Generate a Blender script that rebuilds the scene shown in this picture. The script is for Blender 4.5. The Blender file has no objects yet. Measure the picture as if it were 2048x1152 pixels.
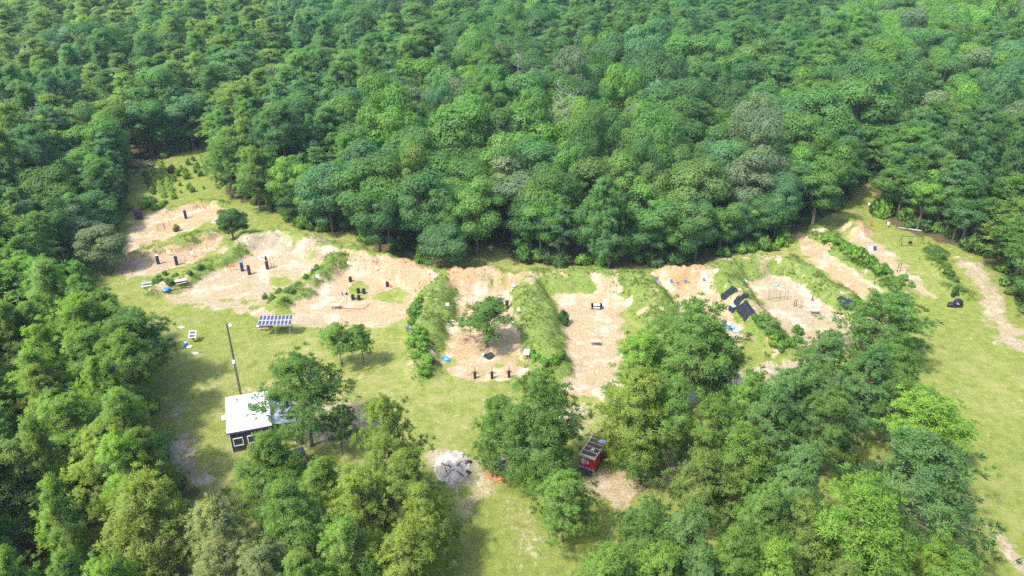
import bpy, math, random
import numpy as np
from math import radians, sin, cos, pi

sc = bpy.context.scene
COL = sc.collection
# ------------------------------------------------------------------ camera, sky, sun, exposure
CAM_H, FPX, PITCH = 64.0, 1550.0, radians(28.05)
cam_d = bpy.data.cameras.new("camera"); cam = bpy.data.objects.new("camera", cam_d); COL.objects.link(cam)
cam.location = (0, 0, CAM_H); cam.rotation_euler = (pi/2 - PITCH, 0, 0)
cam_d.sensor_width = 36.0; cam_d.lens = 36.0*FPX/2048.0; cam_d.clip_start = 0.5; cam_d.clip_end = 4000
sc.camera = cam
SUN_EL, SUN_DIR = radians(56), (-0.80, -0.60)        # towards the sun, seen from above
world = bpy.data.worlds.new("World"); sc.world = world; world.use_nodes = True
wn = world.node_tree; bg = wn.nodes["Background"]
sky = wn.nodes.new("ShaderNodeTexSky"); sky.sky_type = 'NISHITA'; sky.sun_disc = False
sky.sun_elevation = SUN_EL; sky.sun_rotation = math.atan2(SUN_DIR[0], SUN_DIR[1]); sky.dust_density = 2.5
wn.links.new(sky.outputs[0], bg.inputs[0]); bg.inputs[1].default_value = 0.15
sun_d = bpy.data.lights.new("sun", 'SUN'); sun = bpy.data.objects.new("sun", sun_d); COL.objects.link(sun)
sun_d.energy = 2.4; sun_d.angle = radians(3.5); sun_d.color = (1.0, 0.955, 0.88)
sun.rotation_euler = (pi/2 - SUN_EL, 0, math.atan2(SUN_DIR[1], SUN_DIR[0]) + pi/2)
vs = sc.view_settings; vs.view_transform = 'Standard'; vs.look = 'None'; vs.gamma = 1; vs.exposure = 1.66
sc.cycles.max_bounces = 6; sc.cycles.diffuse_bounces = 4; sc.cycles.transmission_bounces = 3; sc.cycles.volume_bounces = 0
sc.cycles.transparent_max_bounces = 4; sc.cycles.use_denoising = False

# ------------------------------------------------------------------ helpers
def P(px, py, z=0.0):
    """point of the world at height z that stands at this place of the 2048 x 1152 photograph"""
    u = (px-1024)/FPX; v = (py-576)/FPX
    d = (u, cos(PITCH)-v*sin(PITCH), -sin(PITCH)-v*cos(PITCH))
    t = (z-CAM_H)/d[2]
    return (d[0]*t, d[1]*t, z)
def Q(x, y, z):
    d = y*cos(PITCH)+(CAM_H-z)*sin(PITCH); v = ((CAM_H-z)*cos(PITCH)-y*sin(PITCH))/d
    return 1024+FPX*x/d, 576+FPX*v, d
def tag(o, label=None, cat=None, group=None, kind=None):
    if label: o["label"] = label
    if cat: o["category"] = cat
    if group: o["group"] = group
    if kind: o["kind"] = kind
    return o
def empty(name, loc, rz=0, label=None, cat=None, group=None, s=1.0):
    o = bpy.data.objects.new(name, None); COL.objects.link(o)
    o.location = loc; o.rotation_euler = (0, 0, rz); o.scale = (s, s, s); o.empty_display_size = 0.3
    return tag(o, label, cat, group)
def link(name, me, parent=None, loc=None):
    o = bpy.data.objects.new(name, me); COL.objects.link(o)
    if parent: o.parent = parent
    if loc is not None: o.location = loc
    return o
def rotz(p, a): return (p[0]*cos(a)-p[1]*sin(a), p[0]*sin(a)+p[1]*cos(a))

class MB:
    """collects simple solids and links them as one mesh"""
    def __init__(s): s.v = []; s.f = []
    def box(s, c, d, rz=0, ry=0, rx=0, taper=1.0):
        n = len(s.v)
        for k in range(8):
            x = (-.5, .5)[k & 1]*d[0]; y = (-.5, .5)[k >> 1 & 1]*d[1]; z = (-.5, .5)[k >> 2]*d[2]
            if z > 0: x *= taper; y *= taper
            y, z = y*cos(rx)-z*sin(rx), y*sin(rx)+z*cos(rx)
            x, z = x*cos(ry)+z*sin(ry), -x*sin(ry)+z*cos(ry)
            x, y = x*cos(rz)-y*sin(rz), x*sin(rz)+y*cos(rz)
            s.v.append((c[0]+x, c[1]+y, c[2]+z))
        for q in ((0,2,3,1),(4,5,7,6),(0,1,5,4),(2,6,7,3),(0,4,6,2),(1,3,7,5)): s.f.append(tuple(n+i for i in q))
        return s
    def tube(s, pts, r, n=8, cap=True):
        if not hasattr(r, '__len__'): r = [r]*len(pts)
        pts = [np.array(p, float) for p in pts]; base = len(s.v)
        for i, p in enumerate(pts):
            d = pts[min(i+1, len(pts)-1)]-pts[max(i-1, 0)]; d /= np.linalg.norm(d)+1e-9
            a = np.cross(d, (0, 0, 1)) if abs(d[2]) < .95 else np.cross(d, (1, 0, 0)); a /= np.linalg.norm(a); b = np.cross(d, a)
            for k in range(n):
                q = p+r[i]*(a*cos(2*pi*k/n)+b*sin(2*pi*k/n)); s.v.append(tuple(q))
        for i in range(len(pts)-1):
            for k in range(n):
                k2 = (k+1) % n
                s.f.append((base+i*n+k, base+(i+1)*n+k, base+(i+1)*n+k2, base+i*n+k2))
        if cap:
            s.f.append(tuple(base+k for k in range(n))); s.f.append(tuple(base+(len(pts)-1)*n+k for k in reversed(range(n))))
        return s
    def lathe(s, prof, n=16, c=(0, 0, 0)):
        base = len(s.v)
        for r, z in prof:
            for k in range(n): s.v.append((c[0]+r*cos(2*pi*k/n), c[1]+r*sin(2*pi*k/n), c[2]+z))
        for i in range(len(prof)-1):
            for k in range(n):
                k2 = (k+1) % n; s.f.append((base+i*n+k, base+i*n+k2, base+(i+1)*n+k2, base+(i+1)*n+k))
        s.f.append(tuple(base+k for k in reversed(range(n)))); s.f.append(tuple(base+(len(prof)-1)*n+k for k in range(n)))
        return s
    def rock(s, c, d, rng, n=7):
        base = len(s.v); m = 5
        for i in range(m):
            th = pi*(i+.3)/(m-.4)
            for k in range(n):
                j = 1+rng.uniform(-.25, .25)
                s.v.append((c[0]+d[0]*j*sin(th)*cos(2*pi*k/n), c[1]+d[1]*j*sin(th)*sin(2*pi*k/n), c[2]+d[2]*j*cos(th)))
        for i in range(m-1):
            for k in range(n):
                k2 = (k+1) % n; s.f.append((base+i*n+k, base+(i+1)*n+k, base+(i+1)*n+k2, base+i*n+k2))
        s.f.append(tuple(base+k for k in range(n))); s.f.append(tuple(base+(m-1)*n+k for k in reversed(range(n))))
        return s
    def mesh(s, name, mat, smooth=False):
        me = bpy.data.meshes.new(name); me.from_pydata(s.v, [], s.f); me.validate(); me.materials.append(mat)
        if smooth:
            me.set_sharp_from_angle(angle=radians(40))
        else: me.shade_flat()
        return me
    def build(s, name, mat, parent=None, smooth=False): return link(name, s.mesh(name, mat, smooth), parent)

# ---- materials
def new_mat(name):
    m = bpy.data.materials.new(name); m.use_nodes = True
    return m, m.node_tree, m.node_tree.nodes["Principled BSDF"]
def nd(nt, t, **kw):
    n = nt.nodes.new(t)
    for k, v in kw.items():
        if k == 'inp':
            for i, x in v.items():
                if isinstance(x, bpy.types.NodeSocket): nt.links.new(x, n.inputs[i])
                else: n.inputs[i].default_value = x
        else: setattr(n, k, v)
    return n
def noise(nt, vec, scale, detail=4, rough=.55):
    return nd(nt, "ShaderNodeTexNoise", inp={'Vector': vec, 'Scale': scale, 'Detail': detail, 'Roughness': rough}).outputs[0]
def ramp(nt, fac, a, b):
    n = nd(nt, "ShaderNodeMapRange", inp={0: fac, 1: a, 2: b}); n.interpolation_type = 'SMOOTHSTEP'
    return n.outputs[0]
def mix(nt, fac, a, b, blend='MIX'):
    n = nd(nt, "ShaderNodeMix", data_type='RGBA', blend_type=blend)
    for i, x in ((0, fac), (6, a), (7, b)):
        if isinstance(x, bpy.types.NodeSocket): nt.links.new(x, n.inputs[i])
        else: n.inputs[i].default_value = x if i == 0 or len(x) == 4 else (*x, 1)
    return n.outputs[2]
def math_(nt, op, a, b=0.0, clamp=False):
    n = nd(nt, "ShaderNodeMath", operation=op, use_clamp=clamp, inp={0: a, 1: b}); return n.outputs[0]
_mats = {}
def paint(name, col, rough=.6, metal=0.0, var=.18, scale=6.0, spec=.4, bump=0.0):
    """painted / plain solid with slight grime"""
    if name in _mats: return _mats[name]
    m, nt, b = new_mat(name); co = nd(nt, "ShaderNodeTexCoord").outputs['Object']
    n1 = noise(nt, co, scale, 5, .65); f = ramp(nt, n1, .3, .75)
    c = mix(nt, f, tuple(x*(1-var*1.6) for x in col), tuple(min(1, x*(1+var*.6)) for x in col))
    nt.links.new(c, b.inputs['Base Color']); b.inputs['Roughness'].default_value = rough; b.inputs['Metallic'].default_value = metal
    b.inputs['Specular IOR Level'].default_value = spec
    if bump: nt.links.new(nd(nt, "ShaderNodeBump", inp={'Strength': bump, 'Height': n1}).outputs[0], b.inputs['Normal'])
    _mats[name] = m; return m

# ---- numpy noise
def _hash(ix, iy, seed):
    h = (ix.astype(np.int64)*374761393+iy.astype(np.int64)*668265263+seed*974711) & 0x7fffffff
    h = (h ^ (h >> 13))*1274126177 & 0x7fffffff
    return ((h ^ (h >> 16)) & 0xffff)/65535.0
def vnoise(x, y, seed=0):
    ix = np.floor(x); iy = np.floor(y); fx = x-ix; fy = y-iy
    fx = fx*fx*(3-2*fx); fy = fy*fy*(3-2*fy)
    a = _hash(ix, iy, seed); b = _hash(ix+1, iy, seed); c = _hash(ix, iy+1, seed); d = _hash(ix+1, iy+1, seed)
    return (a*(1-fx)+b*fx)*(1-fy)+(c*(1-fx)+d*fx)*fy
def fbm(x, y, sc_, seed=0, o=4):
    r = np.zeros_like(np.asarray(x, float)); amp = .5; t = 0
    for k in range(o):
        r = r+amp*vnoise(x*sc_*2**k, y*sc_*2**k, seed+k*17); t += amp; amp *= .5
    return r/t
def sstep(a, b, x):
    t = np.clip((x-a)/(b-a), 0, 1); return t*t*(3-2*t)
def seg_d(x, y, a, b):
    ax, ay = a[0], a[1]; dx, dy = b[0]-ax, b[1]-ay
    t = np.clip(((x-ax)*dx+(y-ay)*dy)/(dx*dx+dy*dy+1e-9), 0, 1)
    return np.hypot(x-ax-t*dx, y-ay-t*dy), t
def poly_sd(x, y, pts):
    """signed distance to a polygon of ground points, positive inside"""
    ins = np.zeros(np.shape(x), bool); dmin = np.full(np.shape(x), 1e9); n = len(pts)
    for i in range(n):
        a = pts[i]; b = pts[(i+1) % n]
        d, _ = seg_d(x, y, a, b); dmin = np.minimum(dmin, d)
        c = ((a[1] > y) != (b[1] > y)); xi = (b[0]-a[0])*(y-a[1])/(b[1]-a[1]+1e-12)+a[0]
        ins ^= c & (x < xi)
    return np.where(ins, dmin, -dmin)
def px_poly(pts, z=0): return [P(px, py, z)[:2] for px, py in pts]

# ------------------------------------------------------------------ terrain: berms, bays, tracks
# (label, crest pixels, crest heights, half width, bare 0..1, orange 0..1, green of cover)
BERMS = [
 ("low orange soil berm between the two far left sand bays", [(268,500),(330,492),(390,468),(440,448)], [1.3,1.3,1.5,1.0], 3.2, .55, .8),
 ("weedy low berm running up beside the picnic tables", [(312,573),(400,534),(450,506),(470,488)], [1.1,1.3,1.4,1.6], 3.0, .15, .2),
 ("tall bare grey soil bank behind the bay of the purple barrel columns", [(462,486),(500,466),(545,458),(600,464),(650,482),(690,492)], [1.6,2.6,3.2,3.0,2.8,2.6], 4.3, .85, .15),
 ("overgrown berm dividing the two rounded bare bays", [(690,492),(660,525),(625,556),(560,598)], [2.4,1.8,1.6,1.0], 3.2, .25, .2),
 ("long sandy bank with an orange cut face curving behind the black barrels", [(690,492),(740,500),(800,518),(850,538),(882,545)], [2.6,3.2,3.3,3.0,2.6], 4.0, .9, .55),
 ("grass covered berm left of the bay with the young tree", [(882,545),(872,600),(856,660),(842,735)], [2.6,2.3,2.1,1.2], 3.9, .0, .1),
 ("orange cut bank closing the bay behind the young tree", [(890,540),(960,538),(1040,541)], [2.7,2.9,2.7], 3.8, .85, .9),
 ("broad grassy berm between the young tree bay and the black crate bay", [(1055,541),(1072,600),(1085,660),(1100,722)], [2.5,2.4,2.2,1.4], 4.4, .0, .1),
 ("green grassed bank behind the black crate", [(1075,540),(1180,540),(1292,545)], [2.4,2.6,2.4], 5.4, .12, .3),
 ("grassy berm right of the black crate running behind the big pine", [(1280,548),(1305,590),(1325,645),(1340,700)], [2.3,2.2,2.0,1.4], 4.2, .05, .2),
 ("orange clay bank with four small blue targets", [(1306,541),(1360,535),(1425,536)], [2.6,2.9,2.6], 3.7, .9, .95),
 ("green berm with black tarps spread over its left slope", [(1440,530),(1475,570),(1515,618),(1560,668),(1585,694)], [2.5,2.4,2.3,2.0,1.0], 3.9, .0, .1),
 ("grassed bank at the head of the white sand bay", [(1445,524),(1530,513),(1585,516)], [2.4,2.5,2.3], 5.0, .05, .3),
 ("long grassy berm beside the narrow sand lane", [(1583,516),(1650,562),(1715,607),(1760,640)], [2.3,2.0,1.8,1.2], 3.6, .0, .1),
 ("bushy berm between the narrow sand lane and the far right lane", [(1632,455),(1690,495),(1745,533),(1800,572)], [1.2,1.4,1.4,1.0], 3.6, .0, .1),
 ("low weedy mound on the right lawn", [(1862,492),(1890,540),(1925,592)], [.7,.8,.5], 2.8, .0, .1),
 ("small pile of orange sand at the head of the far right lane", [(1706,438),(1714,450)], [1.7,1.6], 3.4, .95, .8),
 ("low orange bank behind the far left bay", [(345,412),(400,402),(440,402)], [.8,1.1,.9], 2.6, .55, .75),
]
_berm_pts = [([P(px, py, h) for (px, py), h in zip(b[1], b[2])], b[2], b[3]) for b in BERMS]
def berm_heights(x, y):
    """height of every berm over the points"""
    x = np.asarray(x, float); y = np.asarray(y, float)
    wx = x+(fbm(x, y, .3, 5, 4)-.5)*4.2; wy = y+(fbm(x, y, .3, 9, 4)-.5)*3.4
    out = []
    for pts, hs, w in _berm_pts:
        best = np.zeros_like(x)
        for i in range(len(pts)-1):
            d, t = seg_d(wx, wy, pts[i], pts[i+1]); hh = hs[i]*(1-t)+hs[i+1]*t
            k = np.clip(1-d/w, 0, 1); k = np.clip(k*1.15, 0, 1); best = np.maximum(best, hh*k*k*(3-2*k))
        out.append(best)
    return np.array(out)
def _flat(x, y): return (fbm(x, y, .09, 3, 4)-.5)*.35
def terrain_z(x, y):
    b = berm_heights(x, y); m = b.max(0); br = np.array([q[4] for q in BERMS])[b.argmax(0)]
    rough = (fbm(x, y, .9, 21, 3)-.5)*.5*np.clip(m, 0, 1)-br*np.clip(m, 0, 2)*.42*np.abs(2*fbm(x*2.0, y*.55, .6, 23, 3)-1)
    return _flat(x, y)+m+rough
def gz(x, y): return float(terrain_z(np.array([x]), np.array([y]))[0])
def G(px, py, dz=0.0):
    """ground point seen at a pixel"""
    z = 0.0
    for _ in range(5):
        p = P(px, py, z); z = .5*z+.5*gz(p[0], p[1])
    p = P(px, py, z); return (p[0], p[1], gz(p[0], p[1])+dz)

SAND = [  # (label, pixels, edge softness m, strength, orange, grey)
 ("pale sand floor of the far left bay", [(285,430),(320,420),(400,406),(442,410),(450,428),(415,450),(350,472),(290,490),(240,510),(215,522),(225,495),(262,462)], 1.6, 1, .35, .0),
 ("sandy lane below the orange soil berm", [(232,548),(215,525),(262,516),(300,512),(360,498),(428,470),(440,486),(405,513),(345,540),(295,556)], 1.6, 1, .3, .1),
 ("bare floor of the bay with the purple barrel columns", [(352,592),(395,560),(440,535),(490,500),(560,482),(650,496),(665,510),(610,552),(545,588),(530,605),(430,602)], 1.8, .95, .05, .1),
 ("pale dirt track leading from the picnic tables to the barrels", [(318,596),(345,586),(420,596),(500,612),(560,628),(640,622),(700,640),(700,652),(610,652),(540,640),(470,622),(390,610)], 1.2, 1, .05, .2),
 ("bare round sand floor with the black barrels", [(585,612),(640,568),(690,532),(760,530),(835,556),(848,580),(828,625),(800,648),(720,656),(640,652),(570,644)], 1.6, 1, .2, .0),
 ("sand floor around the young tree", [(893,556),(1036,556),(1042,600),(1046,690),(1050,722),(990,728),(886,724),(890,640)], 1.2, 1, .5, .0),
 ("sand apron with the three black stands", [(888,732),(950,724),(1030,732),(1120,736),(1150,748),(1100,760),(1000,762),(900,756)], 1.4, .9, .35, .1),
 ("sand floor around the black crate", [(1106,582),(1225,580),(1248,610),(1240,690),(1236,810),(1150,790),(1140,745),(1118,700)], 1.6, .95, .15, .05),
 ("grey dirt drive below the sand bays", [(1080,735),(1160,728),(1250,745),(1420,758),(1520,740),(1600,705),(1640,725),(1500,790),(1380,800),(1240,800),(1140,786)], 1.8, .9, .1, .5),
 ("sand floor below the orange clay bank", [(1308,566),(1432,566),(1450,600),(1475,640),(1500,690),(1420,690),(1330,620)], 1.6, .9, .3, .0),
 ("white sand floor with the wire target racks", [(1488,570),(1530,552),(1590,552),(1640,590),(1700,640),(1720,690),(1640,720),(1575,700),(1560,660),(1520,610)], 1.6, .95, .05, .2),
 ("narrow orange sand lane between two berms", [(1592,470),(1628,466),(1690,516),(1772,580),(1770,600),(1715,592),(1640,536),(1600,500)], 1.2, 1, .45, .0),
 ("worn sand lane beside the bushy berm", [(1672,466),(1700,444),(1735,460),(1790,510),(1850,560),(1860,600),(1810,580),(1740,515)], 2.0, .72, .1, .1),
 ("white washed out track along the right edge wood", [(1912,515),(1960,522),(1985,560),(2010,610),(2048,660),(2060,710),(2000,690),(1968,640),(1950,590),(1925,545)], 1.8, .72, .0, .4),
 ("thin bare track crossing the lawn in the lower right corner", [(1960,1040),(1985,1048),(2048,1118),(2070,1150),(2050,1150),(2000,1090)], .7, .85, .0, .3),
 ("worn path running down from the sand bays to the burn pile", [(1150,780),(1215,800),(1200,850),(1150,870),(1010,885),(985,1000),(930,1060),(905,1010),(940,930),(960,880),(1100,840)], 3.0, .55, .05, .1),
 ("ash covered bare patch round the rubble heap", [(848,905),(890,892),(928,908),(945,945),(938,975),(905,975),(868,950)], 1.2, .9, .0, .4),
 ("grey worn wheel track between the left wood and the cabin", [(335,800),(368,815),(380,900),(400,950),(440,955),(420,985),(370,970),(345,930),(335,860)], 1.6, .85, .05, .8),
 ("bare earth under the red truck and the pine", [(1170,930),(1220,930),(1360,880),(1400,950),(1300,980),(1240,1030),(1190,1010)], 1.6, .72, .25, .3),
 ("worn patch by the roof of the cabin", [(430,815),(470,780),(560,755),(600,765),(500,800),(455,850)], 2.5, .45, .3, .0),
 ("bare yard right of the cabin", [(580,800),(700,800),(770,830),(700,880),(640,900),(590,890)], 2.0, .7, .2, .4),
 ("faint worn wheel track crossing the lawn left of the clump", [(900,885),(935,825),(990,770),(1008,766),(955,828),(925,888)], 1.6, .42, .1, .1),
 ("faint pale worn arc on the lawn below the solar array", [(500,690),(560,715),(640,735),(760,745),(830,770),(815,785),(750,757),(640,747),(550,727),(495,702)], 1.8, .36, .2, .0),
 ("worn lawn in the lower middle", [(985,990),(1100,1000),(1130,1080),(1090,1152),(1000,1110)], 3.0, .42, .15, .2),
]
_sand = [(px_poly(s[1]), *s[2:]) for s in SAND]
GREENS = [([(690,575),(720,555),(735,570),(735,600),(700,605)], .9), ([(745,590),(800,575),(825,590),(800,608),(755,606)], .75), ([(540,555),(570,553),(582,566),(560,572),(540,568)], 1.),
          ([(560,470),(610,478),(620,500),(590,505),(550,490)], .5), ([(960,700),(1040,705),(1045,722),(980,722)], .45)]
_green = [(px_poly(g[0]), g[1]) for g in GREENS]
ORANGE = [([(790,520),(850,540),(880,560),(840,572),(800,548)], 1.8), ([(890,548),(1000,545),(960,575),(900,580)], 1.0), ([(1310,545),(1420,545),(1425,570),(1310,572)], .9), ([(375,950),(415,940),(420,960),(380,975)], 0),
          ([(230,505),(268,497),(272,525),(225,545)], .4)]
_orange = [(px_poly(o[0], o[1])) for o in ORANGE]
CLEAR = [(255,345),(268,322),(335,318),(398,298),(424,300),(438,340),(446,385),(490,405),(560,432),(600,462),(690,470),(742,500),(822,524),(880,532),(922,522),(940,492),(1010,498),(1038,528),(1150,538),
         (1300,541),(1400,535),(1470,512),(1560,488),(1600,466),(1648,438),(1690,408),(1722,372),(1736,362),(1748,385),(1742,420),(1790,455),(1850,475),(1900,492),(1955,508),(1992,545),(2012,590),(2060,640),
         (2400,900),(2400,1500),(300,1500),(395,1080),(388,985),(330,940),(306,850),(305,775),(305,738),(255,722),(195,700),(140,660),(115,600),(150,548),(190,515),(215,485),(240,450),(258,410),(258,380)]
_clear = px_poly(CLEAR)

def axis(lo, f0, f1, hi, fine, grow=1.22):
    a = list(np.arange(f0, f1+1e-6, fine)); s = fine; x = f1
    while x < hi: s *= grow; x += s; a.append(x)
    s = fine; x = f0; b = []
    while x > lo: s *= grow; x -= s; b.append(x)
    return np.array(b[::-1]+a)
xs = axis(-1500, -120, 112, 1500, .5); ys = axis(-300, 52, 205, 2600, .5)
GX, GY = np.meshgrid(xs, ys); NX, NY = len(xs), len(ys)
bh = berm_heights(GX, GY); bmax = bh.max(0); barg = bh.argmax(0)
GZ = terrain_z(GX, GY)
jit = (fbm(GX, GY, .55, 31, 4)-.5)
sand = np.zeros_like(GX); orange = np.zeros_like(GX); grey = np.zeros_like(GX); sidx = np.full(GX.shape, -1)
for i, (pts, soft, st, og, gr) in enumerate(_sand):
    k = sstep(-soft, soft, poly_sd(GX, GY, pts)+jit*soft*3.2)*st
    up = k > sand; sand = np.maximum(sand, k)
    orange = np.where(up, og, orange); grey = np.where(up, gr, grey); sidx = np.where(up & (k > .3), i, sidx)
face = sstep(-.05, .35, np.gradient(bmax, axis=0)/np.gradient(GY, axis=0)+jit*.9); bare = np.array([b[4] for b in BERMS])[barg]; bare = bare*(.22+.78*face); bare = np.maximum(bare, .62*sstep(.56, .68, fbm(GX, GY, .33, 57, 4))); bor = np.array([b[5] for b in BERMS])[barg]
cov = sstep(.12, .6, bmax)
sand = sand*(1-cov)+cov*np.clip(bare*(.75+jit*1.6+.25*bare), 0, 1)
orange = orange*(1-cov)+cov*bor
grey = grey*(1-cov)+cov*np.where(barg == 2, .75, np.where(barg == 4, .35, .1))
for pts, st in _green: sand *= 1-st*sstep(-.8, .8, poly_sd(GX, GY, pts)+jit*2.5)
for pts in _orange: orange = np.maximum(orange, sstep(-1, 1, poly_sd(GX, GY, pts)+jit*2)); sand = np.maximum(sand, .85*sstep(-1, 1, poly_sd(GX, GY, pts)+jit*2))
csd = poly_sd(GX, GY, _clear)
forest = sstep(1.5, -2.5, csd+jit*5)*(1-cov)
lush = np.clip(cov*(1-bare), 0, 1)
dry_plot = (sstep(-2, 2, poly_sd(GX, GY, px_poly([(275,345),(345,322),(400,300),(425,305),(440,385),(400,402),(330,402),(290,395)])))*(1-cov))
# dry versus green turf
dry = np.clip(.5+(fbm(GX, GY, .045, 41, 4)-.5)*2.4, 0, 1)*(1-dry_plot); forest = forest*(1-dry_plot)

def soil_material():
    m, nt, b = new_mat("range_ground"); co = nd(nt, "ShaderNodeTexCoord").outputs['Object']
    a1 = nd(nt, "ShaderNodeAttribute", attribute_name="cover"); a2 = nd(nt, "ShaderNodeAttribute", attribute_name="tone")
    s1 = nd(nt, "ShaderNodeSeparateColor", inp={0: a1.outputs['Color']}); s2 = nd(nt, "ShaderNodeSeparateColor", inp={0: a2.outputs['Color']})
    sandm, orm, grm = s1.outputs[0], s1.outputs[1], s1.outputs[2]; form, lum, drym = s2.outputs[0], s2.outputs[1], s2.outputs[2]
    n_big = noise(nt, co, .16, 4); n_mid = noise(nt, co, .9, 5, .6); n_f = noise(nt, co, 3.2, 5, .7); n_ff = noise(nt, co, 11, 3, .7)
    # turf
    g = mix(nt, ramp(nt, n_mid, .32, .68), (.14, .178, .034), (.23, .25, .058))
    g = mix(nt, math_(nt, 'MULTIPLY', ramp(nt, noise(nt, co, .3, 8, .7), .4, .66), drym), g, (.31, .285, .11))
    g = mix(nt, math_(nt, 'MULTIPLY', ramp(nt, n_ff, .36, .7), .5), g, (.082, .128, .026))
    gl = mix(nt, ramp(nt, n_f, .3, .7), (.072, .12, .026), (.175, .24, .05)); gl = mix(nt, math_(nt, 'MULTIPLY', ramp(nt, n_mid, .5, .68), .6), gl, (.21, .20, .08))
    g = mix(nt, lum, g, gl)
    # specks of worn ground showing through turf
    wear = math_(nt, 'MULTIPLY', ramp(nt, noise(nt, co, .75, 7, .72), .56, .67), ramp(nt, n_big, .44, .6)); g = mix(nt, math_(nt, 'MULTIPLY', wear, .7), g, (.38, .315, .195))
    # sand
    s = mix(nt, ramp(nt, n_f, .3, .72), (.265, .198, .11), (.415, .338, .225))
    so = mix(nt, ramp(nt, n_f, .3, .7), (.34, .175, .075), (.45, .29, .16)); sg = mix(nt, ramp(nt, n_f, .28, .72), (.16, .145, .118), (.30, .272, .225))
    s = mix(nt, math_(nt, 'MULTIPLY', orm, ramp(nt, n_mid, .12, .58), True), s, so); s = mix(nt, math_(nt, 'MULTIPLY', grm, ramp(nt, n_mid, .2, .66)), s, sg)
    lit = math_(nt, 'MULTIPLY', ramp(nt, noise(nt, co, .55, 7, .75), .5, .64), .6); s = mix(nt, lit, s, (.215, .18, .09))
    s = mix(nt, math_(nt, 'MULTIPLY', ramp(nt, noise(nt, co, .42, 6, .7), .56, .66), .7), s, (.45, .385, .29))
    s = mix(nt, math_(nt, 'MULTIPLY', ramp(nt, noise(nt, co, .23, 6, .66), .5, .64), .75), s, (.47, .405, .305)); s = mix(nt, math_(nt, 'MULTIPLY', ramp(nt, noise(nt, co, .31, 6, .68), .57, .68), .6), s, (.37, .24, .12))
    spk = ramp(nt, noise(nt, co, 2.3, 6, .8), .585, .66); s = mix(nt, math_(nt, 'MULTIPLY', spk, .55), s, (.20, .17, .085))
    k = math_(nt, 'ADD', sandm, math_(nt, 'MULTIPLY', math_(nt, 'SUBTRACT', noise(nt, co, 1.3, 6, .72), .5), 1.25))
    c = mix(nt, ramp(nt, k, .3, .66), g, s)
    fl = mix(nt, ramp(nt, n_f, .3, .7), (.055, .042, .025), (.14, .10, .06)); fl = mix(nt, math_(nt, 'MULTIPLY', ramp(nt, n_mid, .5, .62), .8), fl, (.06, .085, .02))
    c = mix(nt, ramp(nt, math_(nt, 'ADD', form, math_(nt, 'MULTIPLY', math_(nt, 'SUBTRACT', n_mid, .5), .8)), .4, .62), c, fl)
    nt.links.new(c, b.inputs['Base Color']); b.inputs['Roughness'].default_value = .95; b.inputs['Specular IOR Level'].default_value = .1
    h = math_(nt, 'ADD', math_(nt, 'MULTIPLY', n_f, .5), math_(nt, 'MULTIPLY', n_ff, .25))
    nt.links.new(nd(nt, "ShaderNodeBump", inp={'Strength': .9, 'Distance': .45, 'Height': h}).outputs[0], b.inputs['Normal'])
    return m
SOIL = soil_material()
dzx = np.gradient(GZ, axis=1)/np.gradient(GX, axis=1); dzy = np.gradient(GZ, axis=0)/np.gradient(GY, axis=0)
NRM = np.stack([-dzx, -dzy, np.ones_like(GZ)], -1); NRM /= np.linalg.norm(NRM, axis=-1, keepdims=True)
VERT = np.stack([GX, GY, GZ], -1).reshape(-1, 3); NRM = NRM.reshape(-1, 3)
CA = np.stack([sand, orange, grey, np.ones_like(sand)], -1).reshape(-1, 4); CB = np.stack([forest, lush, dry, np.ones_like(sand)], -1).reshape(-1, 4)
ii = (np.arange(NY-1)[:, None]*NX+np.arange(NX-1)[None, :]).ravel()
QUADS = np.stack([ii, ii+1, ii+1+NX, ii+NX], -1)
fb = bmax.reshape(-1)[QUADS].mean(1); fa = barg.reshape(-1)[QUADS[:, 0]]; fs = sidx.reshape(-1)[QUADS[:, 0]]
cls = np.full(len(QUADS), 0); cls = np.where(fs >= 0, 100+fs, cls); cls = np.where(fb > .12, 1+fa, cls)
def sheet(name, quads, label=None):
    used, inv = np.unique(quads, return_inverse=True); q = inv.reshape(-1, 4); n = len(used)
    me = bpy.data.meshes.new(name); me.vertices.add(n); me.vertices.foreach_set("co", VERT[used].astype(np.float32).ravel())
    me.loops.add(len(q)*4); me.polygons.add(len(q)); me.polygons.foreach_set("loop_start", np.arange(0, len(q)*4, 4, dtype=np.int32))
    me.loops.foreach_set("vertex_index", q.ravel().astype(np.int32))
    for an, arr in (("cover", CA), ("tone", CB)):
        at = me.attributes.new(an, 'FLOAT_COLOR', 'POINT'); at.data.foreach_set("color", arr[used].astype(np.float32).ravel())
    me.materials.append(SOIL); me.update(); me.validate(); me.normals_split_custom_set_from_vertices(NRM[used].astype(np.float32))
    o = link(name, me); return tag(o, label, None, None, 'structure')
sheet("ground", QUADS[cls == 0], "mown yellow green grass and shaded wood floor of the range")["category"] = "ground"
for i, b in enumerate(BERMS):
    if (cls == 1+i).any(): sheet("earth_berm", QUADS[cls == 1+i], b[0])["category"] = "berm"
for i, s in enumerate(SAND):
    if (cls == 100+i).any(): sheet("sandy_ground", QUADS[cls == 100+i], s[0])["category"] = "bare ground"

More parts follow.
